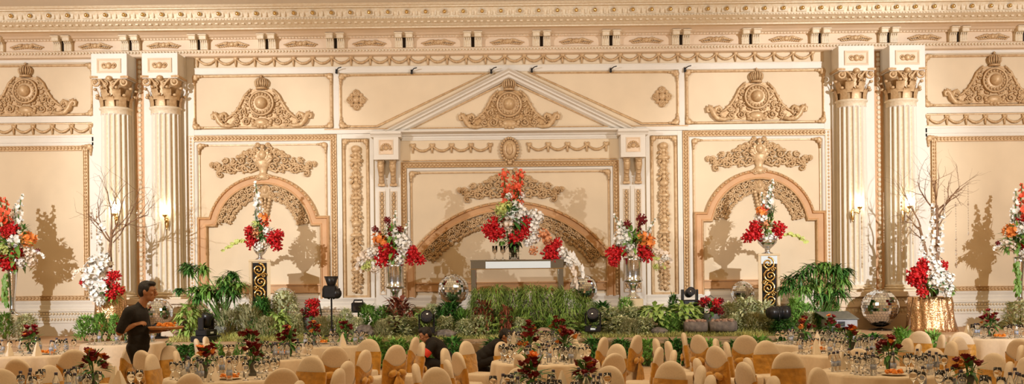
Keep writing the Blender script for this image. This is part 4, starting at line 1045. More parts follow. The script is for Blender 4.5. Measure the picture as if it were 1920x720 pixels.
STM = [stems_mesh(s, 9, M['stem']) for s in (1,2)]
ADJ = {'pale':('shrub','pale cream-green leafy shrub'),'feather':('shrub','grey-green feathery shrub'),'broad':('leafy_plant','light green broad-leaved plant'),'dark':('leafy_plant','dark green leafy plant'),'lime':('leafy_plant','bright green leafy plant'),'burg':('leafy_plant','burgundy broad-leaved plant'),'fern':('fern','green arching fern'),'fine':('fern','fine feathery green fern')}
def plant(kind, px, ytop, wpx, Y, where, zb=None, kk=0):
    k = (CD+Y)/F; zb = HS+.03 if zb is None else zb; top = P(px, ytop, Y).z; h = max(.2, top-zb); w = wpx*k
    nm, adj = ADJ[kind]; t = thing(nm, (GX(px, Y), Y, zb), adj+(where if where[0] == ',' else ' '+where), 'plant'); rr = random.Random(int(px*13+ytop))
    inst('foliage', SH[kind][rr.randrange(len(SH[kind]))], t, (0,0,h*.03), (0,0,rr.uniform(0,6.28)), (w*1.05, w*.8, h*.98))
    if kind not in ('fern',): inst('stem', STM[rr.randrange(2)], t, (0,0,0), (0,0,rr.uniform(0,6.28)), (w, w*.8, h))
    return t
for a in (
 ('broad',352,566,46,-2.2,'left of the left moving-head light'),('feather',428,578,54,-1.9,'behind the left moving-head light'),('feather',470,574,66,-2.0,'below the left gold-scroll pedestal'),
 ('pale',415,562,40,-1.3,'under the left bamboo palm'),('dark',490,552,44,-1.8,'at the foot of the left gold-scroll pedestal'),('pale',533,540,56,-1.5,'in front of the mirror ball beside the left pedestal'),('broad',521,580,40,-2.3,'in front of the left pedestal, near the turf edge'),('pale',556,585,36,-2.2,'left of the red potted flowers'),
 ('pale',648,575,34,-1.8,'just right of the black lamp stand'),('broad',641,592,24,-2.4,'at the foot of the black lamp stand'),('lime',690,568,50,-1.9,'right of the small box spotlight'),('lime',718,572,40,-2.0,'left of the burgundy plant under the left urn'),('burg',748,556,62,-2.1,'below the left silver urn'),
 ('pale',742,590,66,-2.5,'in front of the burgundy plant under the left urn'),('broad',786,572,36,-2.0,'behind the black light left of centre'),('dark',842,562,56,-1.7,'below the mirror ball left of the console'),('lime',868,576,44,-2.0,'between the left mirror ball and the ferns'),('pale',836,590,44,-2.3,'right of the black light left of centre'),
 ('burg',906,562,36,-2.5,'at the left end of the fern bank'),('pale',898,588,46,-2.6,'in front of the burgundy plant by the ferns'),('burg',948,572,24,-2.7,'in the middle front of the fern bank'),('lime',1034,592,26,-2.7,'among the brown stones below the ferns'),('pale',976,592,30,-2.75,'between the stones below the ferns'),
 ('dark',1126,562,46,-1.8,'behind the black light right of centre'),('pale',1142,572,60,-2.1,'right of the black light right of centre'),('pale',1182,570,54,-2.0,'below the right silver urn'),('lime',1172,556,34,-1.75,'at the foot of the right silver urn'),('broad',1228,566,64,-2.1,'right of the right silver urn'),('pale',1206,592,46,-2.5,'left of the dark flat stone'),
 ('broad',1284,562,52,-2.2,'under the light beside the right niche'),('dark',1262,548,26,-1.0,'left of the light beside the right niche'),('pale',1398,552,62,-1.9,'in front of the mirror ball by the right pedestal'),('pale',1432,560,50,-2.0,'at the foot of the right gold-scroll pedestal'),('feather',1412,584,50,-2.3,'between the log planter and the right moving light'),
 ('lime',1492,556,40,-2.2,'left of the right bamboo palm, behind the horizontal light'),('dark',1466,596,50,-2.7,'below the horizontal light'),('feather',1518,584,46,-2.4,'left of the grey floodlight'),('lime',1558,560,40,-1.5,'at the foot of the right bamboo palm'),('dark',1538,580,34,-2.5,'wrapped around the left side of the grey floodlight'),
 ('pale',1908,560,54,-1.5,'on the grassy mound at far right'),('lime',8,584,40,-1.5,'on the grassy mound at far left, outermost'),('pale',48,586,40,-1.5,'on the grassy mound at far left, beside the vase foot'),
 ('lime',160,590,40,-2.6,'left of the slim gold trunk'),('lime',186,584,36,-2.7,'in front of the slim gold trunk'),('lime',214,588,34,-2.65,'between the slim gold trunk and the waiter')): plant(*a)
for a in (('feather',600,592,44,-2.45,'below the basket of dark red flowers'),('pale',622,588,34,-2.0,'behind the lamp stand pole'),('pale',668,592,34,-2.45,'left of the dark grey boulder'),('feather',716,600,40,-2.7,'right of the dark grey boulder'),('pale',768,592,40,-2.4,'left of the black light below the left urn'),
 ('pale',812,566,44,-1.6,'between the left urn and the mirror ball'),('pale',870,596,36,-2.6,'left of the fern bank along the turf'),('pale',1160,590,52,-2.5,'on the turf below the right silver urn'),('feather',1180,596,46,-2.65,'right of the black light right of centre, at the turf'),('lime',1256,586,36,-2.45,'left of the log planters'),
 ('pale',1376,586,34,-2.3,'right of the log planters'),('pale',1368,562,40,-1.5,'behind the right log planter'),('pale',1448,584,48,-2.4,'behind the horizontal light'),('lime',1508,566,44,-2.0,'in front of the bamboo palm canes'),('pale',380,574,50,-1.6,'behind the left moving-head light, under palm leaves'),('feather',500,592,46,-2.45,'left of the bright plant at the left turf edge'),('pale',455,566,44,-1.5,'left of the left gold-scroll pedestal foot')): plant(*a)
for i, (px, yt, w) in enumerate(((900,530,56),(930,524,58),(962,528,56),(996,523,60),(1030,526,58),(1062,532,54),(1096,548,48))):
    plant('fine', px, yt, w*1.25, -2.15-.12*(i % 2), ', %s from the left in the bank before the console' % ordinal(i))
for i, (px, yt, w) in enumerate(((912,545,60),(950,540,64),(1000,542,66),(1050,545,64),(1085,556,56))):
    plant('fern', px, yt, w*1.3, -2.45, ', %s from the left along the front of the fern bank' % ordinal(i))
# plants standing on the hall floor against the stage front
for i, (kd, px, yt, w, where) in enumerate((('dark',348,642,60,'against the stage front, below the waiter\'s tray'),('lime',404,640,46,'against the stage front below the left moving light'),('lime',452,640,44,'against the stage front, left of the tall edge-on chair'),('lime',655,628,60,'against the stage front, first right of the lamp stand'),('lime',700,630,60,'against the stage front, below the grey rock'),('lime',742,632,56,'against the stage front behind a pair of sashed chairs'),('lime',786,630,50,'against the stage front below the black light left of centre'),
    ('dark',846,628,56,'against the stage front behind the crouching person'),('dark',1164,632,50,'against the stage front behind a tall sashed chair'),('lime',1212,634,56,'against the stage front right of a tall sashed chair'),('dark',1262,632,54,'against the stage front below the dark flat stone'),('lime',1330,634,50,'against the stage front below the log planter'),('dark',1378,634,40,'against the stage front beside round-backed chairs'),('dark',1632,622,56,'against the stage front below the largest mirror ball'),('lime',1690,612,60,'against the stage front left of the wide gold trunk'),('lime',1748,618,54,'against the stage front below the wide gold trunk'),('dark',302,640,50,'against the stage front behind the waiter'),('dark',502,640,56,'against the stage front below the left gold pedestal'),('dark',556,638,56,'against the stage front below the basket of dark red flowers'),('lime',606,636,52,'against the stage front directly below the lamp stand'),('dark',930,630,60,'against the stage front, third right of the armband person'),('dark',990,630,60,'against the stage front below the centre of the ferns'),('lime',1050,630,60,'against the stage front behind the far centre table'),('dark',1112,630,56,'against the stage front below the light right of centre'),('dark',1296,630,44,'against the stage front, under the left log planter'),('lime',1424,628,56,'against the stage front below the pale shrub by the right pedestal'),('dark',1474,626,56,'against the stage front below the horizontal light'),('dark',1528,624,56,'against the stage front, left under the grey floodlight'),('lime',1582,622,56,'against the stage front, right under the grey floodlight'))):
    plant(kd, px, yt, w, SY-.36, where, 0.0)
# bamboo palms
def palm(px0, px1, ytop, Y, label, stems):
    cx = (px0+px1)/2; b = Vector((GX(cx, Y), Y, HS)); k = (CD+Y)/F; t = thing('bamboo_palm', b, label, 'plant'); rr = random.Random(px0)
    m = MB(); m.lathe([(.16,0),(.20,.02),(.23,.26),(.22,.28),(.19,.27),(.001,.25)], 20); m.build('pot', M['greyd'], t)
    for (x, y, r) in stems:
        tip = P(x, y, Y+rr.uniform(-.15,.15))-b; mm = MB(); root = Vector((rr.uniform(-.1,.1), rr.uniform(-.1,.1), .25))
        mid = root.lerp(tip, .55)+Vector((rr.uniform(-.05,.05),0,.08)); mm.tube([root, mid, tip], [.014,.012,.008], 5); s = mm.build('cane', M['stem'], t)
        f = MB()
        for i in range(80):
            q = rr.uniform(0,6.28); e = rr.uniform(-.5,.8); d = Vector((math.cos(q), math.sin(q)*.8, e)); p = tip+Vector((rr.uniform(-.6,.6),rr.uniform(-.4,.4),rr.uniform(-.7,.2)))*r*k*.55
            f.leaf(p, d, (0,0,1), r*k*rr.uniform(.55,.95), rr.uniform(.015,.026), rr.choice((rr.uniform(.2,.6), rr.uniform(.6,1.4))), .3, 4)
        f.build('frond', M['leafm'] if rr.random() < .45 else M['leafd'], s)
palm(345, 500, 490, -1.9, 'dark green bamboo palm in front of the left niche', [(350,496,20),(356,502,18),(378,500,20),(366,540,24),(388,536,26),(372,552,22),(420,522,26),(436,512,22),(425,536,26),(448,530,22),(404,546,22),(440,546,22),(336,542,12)])
palm(1470, 1600, 487, -1.8, 'tall bushy bamboo palm right of the right gold-scroll pedestal', [(1480,522,24),(1500,512,26),(1520,498,28),(1546,494,30),(1566,502,28),(1580,520,26),(1530,524,30),(1556,530,30),(1505,535,26),(1575,545,24),(1540,552,26),(1470,540,18),(1588,505,18)])
# turf along the stage
m = MB(); x0, x1 = GX(332,-2.2), GX(1592,-2.2)
nx = 120; rr = random.Random(2); vs_ = []; ys = (SY+.16, SY+.22, SY+.6, SY+1.2, SY+1.6)
hs_ = (.0,.05,.09,.11,.0)
for i in range(nx+1):
    x = x0+(x1-x0)*i/nx; j = .10*math.sin(i*.7)+.06*math.sin(i*1.9)
    for q, (y, h) in enumerate(zip(ys, hs_)): vs_.append((x, y+(j*.5 if q < 3 else 0), HS+.001+h*(1 if 0 < i < nx else .1)*(1+.25*math.sin(i*.9+q))))
m.add(vs_, [(i*5+q, (i+1)*5+q, (i+1)*5+q+1, i*5+q+1) for i in range(nx) for q in range(4)], True)
tf = m.build('turf', M['soil'])
m = MB()
for i in range(15000):
    x = rr.uniform(x0, x1); y = SY+.13+1.35*rr.random()**1.3; t_ = min(1, max(0, (y-SY-.16)/.6)); z = HS+.005+.10*t_; h = rr.uniform(.04,.11); a = rr.uniform(0,6.28); w_ = rr.uniform(.006,.012)
    m.add([(x-w_*math.cos(a),y-w_*math.sin(a),z),(x+w_*math.cos(a),y+w_*math.sin(a),z),(x+rr.uniform(-.06,.06),y+rr.uniform(-.07,.03),z+h)], [(0,1,2)])
g = m.build('grass_blade', M['grass'], tf); g['kind'] = 'stuff'
tag(tf, 'strip of green turf along the front of the stage', 'turf', kind='stuff')

# --- stones, logs, potted reds
def stone(px, py, rpx, hpx, Y, mt, label):
    k = (CD+Y)/F; rr = random.Random(int(px)); m = MB(); m.ell((0,0,0), (rpx*k, rpx*k*.7, hpx*k), 14, 9, smooth=False)
    m.v = [tuple(Vector(p)*(1+rr.uniform(-.13,.13))) for p in m.v]; m.v = [(x, y, max(-hpx*k*.55, z)) for x, y, z in m.v]
    o = m.build('stone', M[mt]); o.location = (GX(px, Y), Y, HS+.05+hpx*k*.55); tag(o, label, 'stone'); return o
stone(683, 606, 20, 15, -2.62, 'rock', 'dark grey boulder on the turf, right of the black lamp stand')
stone(834, 604, 22, 8, -2.66, 'rock', 'flat grey stone on the turf, right of the black light left of centre')
stone(972, 602, 18, 8, -2.72, 'rock', 'small grey stone on the turf below the centre of the ferns')
stone(1062, 600, 15, 10, -2.72, 'rockp', 'brown stone on the turf, left of the black light right of centre')
stone(1020, 588, 17, 10, -2.78, 'rockp', 'brown stone just below the ferns, left of the small green plant')
stone(1234, 603, 16, 8, -2.6, 'rock', 'dark flat stone on the turf below broad-leaved plants')
stone(352, 598, 26, 22, -1.9, 'rockp', 'pale brown carved boulder left of the left moving-head light')
for px, w, l in ((1303,21,'left dark log planter on the turf below the red basket'),(1354,25,'right dark log planter on the turf below the red basket')):
    Y = -2.65; k = (CD+Y)/F; t = thing('log_planter', (GX(px,Y),Y,HS+.07), l, 'planter'); rr = random.Random(px)
    m = MB(); pts = [(-w*k,0,.13),(-w*.4*k,.01,.135),(w*.3*k,-.01,.13),(w*k,0,.135)]; m.tube(pts, [.11,.125,.12,.11], 12); m.build('log', M['rock'], t)
    m = MB()
    for i in range(40): m.ell((rr.uniform(-w*.8,w*.8)*k, rr.uniform(-.06,.04), .24+rr.uniform(-.01,.03)), (.04,.03,.025), 6, 4)
    m.build('bark_filling', M['rockp'], t)
def red_pot(px, ytop, Y, label, lh):
    k = (CD+Y)/F; top = P(px, ytop, Y); t = thing('flower_basket', (top.x, Y, HS+.06), label, 'flower basket'); H = top.z-HS-.06; rr = random.Random(px)
    m = MB(); m.lathe([(.14,0),(.17,.02),(.22,H*.5),(.21,H*.52),(.16,H*.45),(.001,H*.4)], 18); m.tube([(-.2,0,H*.5),(-.15,0,H*.9),(0,0,H*1.05),(.15,0,H*.9),(.2,0,H*.5)], .015, 6); m.build('basket', M['greyd'], t)
    for i in range(9):
        inst('red_bloom', rr.choice(CL['red'] if i % 3 else CL['darkred']), t, (rr.uniform(-.24,.24), rr.uniform(-.15,.05), H*rr.uniform(.5,.95)), (rr.uniform(0,6),rr.uniform(0,6),0), rr.uniform(.06,.10))
    inst('foliage', FOL[0], t, (0,0,H*.6), (0,0,1), .3)
red_pot(586, 563, -2.0, 'basket of dark red flowers left of the black lamp stand', 1)
red_pot(1332, 557, -1.9, 'basket of red flowers behind the log planters', 1)

# ================================================================== STAGE LIGHTING FIXTURES
def moving_head(px, pyb, Y, h, label, pitch=0., yaw=0., box=0., zb=None, wd=.34):
    b = P(px, pyb, Y); zb = b.z if zb is None else zb; t = thing('moving_head_light', (b.x, Y, zb), label, 'stage light', rz=yaw)
    if box: m = MB(); m.bbox(-.27,.27,-.2,.2,0,box,.015); m.build('mounting_box', M['black'], t)
    z0 = box
    m = MB(); m.bbox(-wd/2,wd/2,-.14,.14,z0,z0+.13,.02); bs = m.build('base', M['black'], t)
    m = MB(); m.box(-.05,.05,-.146,-.14,z0+.045,z0+.085); m.build('display', M['whiterefl'], bs)
    zc_ = z0+.13+(h-.13)*.55; hr = (h-.13)*.43
    for s in (-1, 1):
        m = MB(); m.bbox(s*wd*.5-.035*(s > 0)-.0*(s < 0), s*wd*.5+.035*(s < 0), -.07,.07,z0+.12,zc_+.07,.012); m.build('yoke_arm', M['black'], t)
    RM = Matrix.Rotation(pitch, 3, 'X')
    m = MB(); pr = [(.001,-hr*1.0),(hr*.55,-hr*.98),(hr*.75,-hr*.8),(hr*.8,-hr*.2),(hr*.72,hr*.1),(hr*.78,hr*.5),(hr*.8,hr*.95),(hr*.72,hr*1.0),(hr*.70,hr*.92)]
    m.lathe([(min(r, wd*.5-.045), z) for r, z in pr], 20, M=RM); hd = m.build('head', M['black'], t); hd.location = (0,0,zc_)
    m = MB(); m.lathe([(.001,hr*.97),(min(hr*.6, wd*.5-.06),hr*.95),(min(hr*.71, wd*.5-.05),hr*.9)], 20, M=RM); m.build('lens', M['lens'], hd)
moving_head(800, 625, -2.75, .50, 'black moving-head light on the turf, left of centre below the left urn', 1.35, .1)
moving_head(1112, 622, -2.75, .50, 'black moving-head light on the turf, right of centre by the ferns', 1.2, -.1)
moving_head(387, 642, -2.82, .46, 'black moving-head light on a black box at the stage edge, behind left chairs', .35, 1.2, .12, zb=HS+.008, wd=.38)
moving_head(1293, 562, -1.5, .42, 'black moving-head light raised beside the right arched niche', 1.3, .15, .58, zb=HS+.02, wd=.36)
# horizontal light on a short post
def par_can(px, py, Y, label, yaw, L, r, pole_top_y=None):
    c = P(px, py, Y); t = thing('par_light', (c.x, Y, HS), label, 'stage light'); H = c.z-HS
    m = MB(); m.lathe([(.14,0),(.14,.02),(.02,.03),(.016,H-r)], 16); m.build('post', M['black'], t)
    RM = Matrix.Rotation(yaw, 3, 'Z') @ Matrix.Rotation(PI/2, 3, 'Y')
    m = MB(); m.lathe([(.001,-L*.5),(r*.75,-L*.5),(r,-L*.32),(r,L*.1),(r*.85,L*.12),(r*.85,L*.2),(r*1.1,L*.22),(r*1.12,L*.5),(r*1.02,L*.5),(r*.95,L*.3)], 20, M=RM)
    for q in (-.3, -.15, 0): m.lathe([(r*1.05,L*(q-.02)),(r*1.05,L*(q+.02))], 20, M=RM)
    h = m.build('can', M['black'], t); h.location = (0,0,H)
    m = MB(); m.lathe([(.001,L*.42),(r*1.0,L*.4)], 20, M=RM); m.build('lens', M['lens'], h)
    m = MB(); m.tube([(-.0,-r*1.15,H),(0,-r*1.1,H-r*1.2),(0,r*1.1,H-r*1.2),(0,r*1.15,H)], .014, 6); m.build('yoke', M['black'], t)
par_can(1458, 586, -2.75, 'black light lying horizontally on a short post, right of the log planters', .35, .46, .13)
b = Vector((GX(621,-2.7), -2.7, HS)); t = thing('lamp_stand', b, 'black spotlight on a tall thin pole standing left of the pale narrow panel', 'stage light')
ztop = P(621, 518, -2.7).z-HS; k = (CD-2.7)/F
m = MB(); m.lathe([(.16,.08),(.16,.10),(.02,.115),(.018,ztop-.45)], 12); m.build('pole', M['black'], t)
m = MB(); m.lathe([(.075,ztop-.2),(.09,ztop-.17),(.15,ztop),(.14,ztop),(.08,ztop-.15)], 18); hd = m.build('funnel_shade', M['black'], t)
m = MB(); m.bbox(-.16,.12,-.11,.11,ztop-.46,ztop-.19,.03); m.ell((.12,-.02,ztop-.36), (.1,.1,.11), 12, 8); m.build('lamp_body', M['black'], t)
for s in (-1, 1):
    m = MB(); m.tube([(s*.17,-.02,ztop-.25),(s*.18,-.02,ztop-.42),(s*.03,-.02,ztop-.47)], .015, 6); m.build('yoke_arm', M['black'], t)
c = P(672, 586, -1.7); t = thing('box_spotlight', (c.x, -1.7, HS), 'small dark box spotlight on the wall side of bright green leaves', 'stage light'); H = c.z-HS
m = MB(); m.lathe([(.1,.03),(.1,.05),(.018,.06),(.018,H)], 10); m.build('post', M['black'], t)
m = MB(); m.bbox(-.14,.14,-.11,.11,H,H+.22,.02); m.tube([(-.1,0,H+.21),(-.09,0,H+.27),(.09,0,H+.27),(.1,0,H+.21)], .018, 6); m.build('housing', M['black'], t)
m = MB(); m.box(-.1,.1,-.116,-.11,H+.04,H+.18); m.build('lens', M['lens'], t)
# grey floodlight
Y = -2.78; c = P(1571, 613, Y); t = thing('floodlight', (c.x, Y, HS), 'grey box floodlight with sloped hood at the stage edge, left of the largest mirror ball', 'stage light', rz=.06)
m = MB(); m.bbox(-.30,.34,-.2,.2,.17,.33,.01); m.build('housing', M['grey'], t)
m = MB(); m.add([(-.32,-.23,.33),(.36,-.23,.33),(.30,.22,.47),(-.40,.22,.47),(-.32,-.23,.345),(.36,-.23,.345),(.30,.22,.485),(-.40,.22,.485)], [(0,3,2,1),(4,5,6,7),(0,1,5,4),(1,2,6,5),(2,3,7,6),(3,0,4,7)]); m.build('hood', M['greyd'], t)
m = MB(); m.box(-.07,.07,-.212,-.199,.19,.29); m.build('control_panel', M['black'], t)
for s in (-1, 1):
    m = MB(); m.bbox(s*.2-.04,s*.2+.04,-.18,.18,0,.18,.01); m.build('foot', M['black'], t)
# ================================================================== BANQUET TABLES
TABLES = [  # key, X, distance, phrase, glasses, bottles, napkins, dish, centrepiece kind
 ('T1',-7.2,15.4,'the far-left table',13,7,2,1,1),('T2',-6.75,17.8,'the table left of the waiter near the step',16,4,0,1,1),('T3',-4.34,10.2,'the nearest table at bottom left',14,9,2,0,1),
 ('T4',-3.19,11.5,'the table below the left moving light',26,13,2,1,2),('T4b',-3.4,14.3,'the table below the left pedestal',22,8,1,1,2),('T5',-3.0,16.8,'the table before the lamp stand',20,6,1,1,2),('T7a',0.5,16.3,'the far centre table before the ferns',29,6,2,1,2),
 ('T7b',0.43,13.17,'the middle centre table below the ferns',30,8,2,1,2),('T7c',0.4,9.2,'the centre table at the bottom edge',20,10,1,0,2),('T8',4.73,15.9,'the table below the grey floodlight',26,6,2,1,2),
 ('T8b',4.5,13.9,'the table below the floor mirror ball',26,10,1,1,1),('T8c',4.13,11.31,'the lower table of rounded dark roses at right',24,12,2,1,1),('T8d',4.15,9.2,'the nearest table at bottom right',12,11,1,0,1),
 ('T9',8.0,17.0,'the far-right table before the stage',20,3,1,1,1),('T9b',7.97,14.29,'the table cut by the right edge',10,3,1,0,0)]
def table_xy(key):
    for t in TABLES:
        if t[0] == key: return t[1], t[2]
# goblet, bottle, napkin prototypes
m = MB(); m.lathe([(.034,0),(.034,.003),(.006,.010),(.005,.075),(.012,.085),(.034,.110),(.039,.145),(.034,.190),(.0325,.190),(.036,.145),(.030,.113),(.001,.092)], 12)
GOB = mesh_of(m, 'stemmed_glass', M['glass'])
m = MB(); m.lathe([(.030,0),(.032,.01),(.031,.05),(.032,.13),(.030,.15),(.014,.185),(.013,.20),(.001,.20)], 12); BOT = mesh_of(m, 'bottle_body', M['water'])
m = MB(); m.lathe([(.016,.198),(.016,.222),(.001,.223)], 10); BCAP = mesh_of(m, 'cap', M['bluecap'])
m = MB(); m.lathe([(.0327,.06),(.0327,.115)], 14); BLAB = mesh_of(m, 'paper_label', M['labelp'])
def napkin_mesh():
    m = MB(); n = 12; vs = []
    for r, z in ((.085,0),(.07,.05),(.045,.12),(.012,.20)):
        for i in range(n):
            q = 2*PI*i/n; f = 1+.22*math.cos(4*q); vs.append((r*f*math.cos(q), r*f*.7*math.sin(q), z))
    m.add(vs, [(j*n+i, j*n+(i+1)%n, (j+1)*n+(i+1)%n, (j+1)*n+i) for j in range(3) for i in range(n)]+[tuple(range(3*n, 4*n)), tuple(range(n-1,-1,-1))])
    return mesh_of(m, 'folded_napkin', M['linen'])
NAP = napkin_mesh()
def cloth_mesh(seed):
    rr = random.Random(seed); m = MB(); N = 96; ph = rr.uniform(0, 6.28); vs = [(0,0,.752)]
    rows = ((.45,.752,0),(.86,.752,0),(.895,.747,.0),(.91,.72,.15),(.93,.55,.5),(.95,.3,.8),(.97,.03,1))
    for r, z, f in rows:
        for i in range(N):
            q = 2*PI*i/N; a = 1+f*(.045*math.sin(14*q+ph)+.02*math.sin(23*q+2*ph)); vs.append((r*a*math.cos(q), r*a*math.sin(q), z))
    fs = [(0,1+i,1+(i+1)%N) for i in range(N)]
    for j in range(len(rows)-1): fs += [(1+j*N+i, 1+(j+1)*N+i, 1+(j+1)*N+(i+1)%N, 1+j*N+(i+1)%N) for i in range(N)]
    m.add(vs, fs, True); return mesh_of(m, 'tablecloth', M['cloth'])
CLOTH = [cloth_mesh(s) for s in (1,2,3)]
m = MB(); m.lathe([(.86,.70),(.87,.71),(.87,.74),(.86,.748),(.001,.748)], 40); TOPM = mesh_of(m, 'tabletop', M['wood'])
m = MB(); m.lathe([(.30,0),(.30,.03),(.05,.06),(.045,.70)], 20); PEDM = mesh_of(m, 'table_pedestal', M['greyd'])
m = MB(); m.lathe([(.05,0),(.055,.01),(.035,.03),(.03,.06),(.05,.12),(.06,.16),(.052,.16),(.04,.1),(.001,.07)], 14); CVASE = mesh_of(m, 'flower_bowl', M['greyd'])
def rose_mesh(seed, mt):
    rr = random.Random(seed); m = MB(); m.ell((0,0,0), .45, 8, 5)
    for ring, (n, r, cup) in enumerate(((4,.5,1.6),(6,.75,1.0),(7,.95,.5))):
        for i in range(n):
            q = 2*PI*i/n+ring; e = Vector((math.cos(q), math.sin(q), 0)); m.leaf(e*.15-Vector((0,0,.2)), e+Vector((0,0,cup)), Vector((0,0,1)), r, .42, -.2, .2, 3)
    return mesh_of(m, 'rose', mt)
ROSE = [rose_mesh(1, M['fdred']), rose_mesh(2, M['fdred']), rose_mesh(3, M['forange'])]
def food_mesh():
    rr = random.Random(8); m = MB()
    for i in range(34): m.ell((rr.uniform(-.09,.09), rr.uniform(-.06,.06), .025+rr.uniform(0,.03)), (.022,.016,.014), 6, 4, Matrix.Rotation(rr.uniform(0,3), 3, 'Z'))
    return mesh_of(m, 'orange_food', M['food'])
FOOD = food_mesh()
m = MB(); m.lathe([(.06,0),(.07,.004),(.13,.016),(.132,.02),(.07,.010),(.001,.008)], 20); DISH = mesh_of(m, 'dish', M['linen'])
def centrepiece(x, y, label, s, seed):
    rr = random.Random(seed); t = thing('centrepiece', (x, y, .752), label, 'flower arrangement'); inst('flower_bowl', CVASE, t)
    inst('foliage', FOL[0], t, (0,0,.2), (0,0,rr.uniform(0,6)), .17*s)
    for i in range(int(13*s)):
        q = rr.uniform(0,6.28); e = rr.uniform(.1,1.4); r = rr.uniform(.07,.13)*s
        inst('rose', ROSE[2] if rr.random() < .1 else ROSE[rr.randrange(2)], t, (r*math.cos(q)*math.cos(e), r*math.sin(q)*math.cos(e), .2+r*math.sin(e)*1.5), (rr.uniform(-.5,.5), rr.uniform(-.5,.5), 0), rr.uniform(.045,.062))
    mm = MB()
    for i in range(5): mm.tube([(0,0,.1),(rr.uniform(-.06,.06),rr.uniform(-.06,.06),.3),(rr.uniform(-.1,.1),rr.uniform(-.1,.1),.34*s)], .005, 4)
    mm.build('stem', M['stem'], t)
occ = []
for (key, X, d, ph, ng, nb, nn, nd, nc) in TABLES:
    Y = d-CD; rr = random.Random(key); t = thing('banquet_table', (X, Y, 0), 'round banquet table under cream cloth: '+ph, 'table')
    inst('tabletop', TOPM, t, sc=(.76,.76,1)); inst('tablecloth', rr.choice(CLOTH), t, (0,0,0), (0,0,rr.uniform(0,6)), (.77,.77,1)); inst('table_pedestal', PEDM, t)
    used = []
    def spot_on(r0, r1, gap):
        for _ in range(200):
            q = rr.uniform(0, 6.28); r = math.sqrt(rr.uniform(r0*r0, r1*r1)); x, y = r*math.cos(q), r*math.sin(q)
            if all((x-a)**2+(y-b)**2 > (gap+g)**2 for a, b, g in used): used.append((x, y, gap)); return X+x, Y+y
        return None
    def free(x, y, g): used.append((x, y, g)); return X+x, Y+y
    cps = [free(rr.uniform(-.15,.15), rr.uniform(-.2,.1), .13)] if nc == 1 else ([free(-.22, -.1, .13), free(.26, .08, .13)] if nc == 2 else [])
    for i, p in enumerate(cps): centrepiece(p[0], p[1], 'dark red rose centrepiece, %son %s' % ('' if len(cps) == 1 else ('left of two ' if i == 0 else 'right of two '), ph), rr.uniform(.95, 1.3), key+str(i))
    if nd:
        p = spot_on(.2,.5,.12)
        if p: q = thing('dish', (p[0], p[1], .753), 'white dish of orange food on '+ph, 'dish'); inst('plate', DISH, q); inst('orange_food', FOOD, q)
    for i in range(nn):
        p = spot_on(.42,.56,.075)
        if p: o = inst('folded_napkin', NAP, None, (p[0], p[1], .753), (0,0,rr.uniform(0,3))); tag(o, 'white napkin folded to a point on '+ph, 'napkin', 'folded napkins on '+ph)
    for i in range(nb):
        p = spot_on(.2,.59,.034)
        if p:
            q = thing('water_bottle', (p[0], p[1], .753), 'small water bottle with dark cap on '+ph, 'bottle', 'water bottles on '+ph); inst('bottle_body', BOT, q); inst('cap', BCAP, q); inst('paper_label', BLAB, q, (0,0,0), (0,0,rr.uniform(0,6)))
    for i in range(ng):
        p = spot_on(.2,.61,.041)
        if p: o = inst('stemmed_glass', GOB, None, (p[0], p[1], .753)); tag(o, 'clear stemmed glass on '+ph, 'glass', 'stemmed glasses on '+ph)

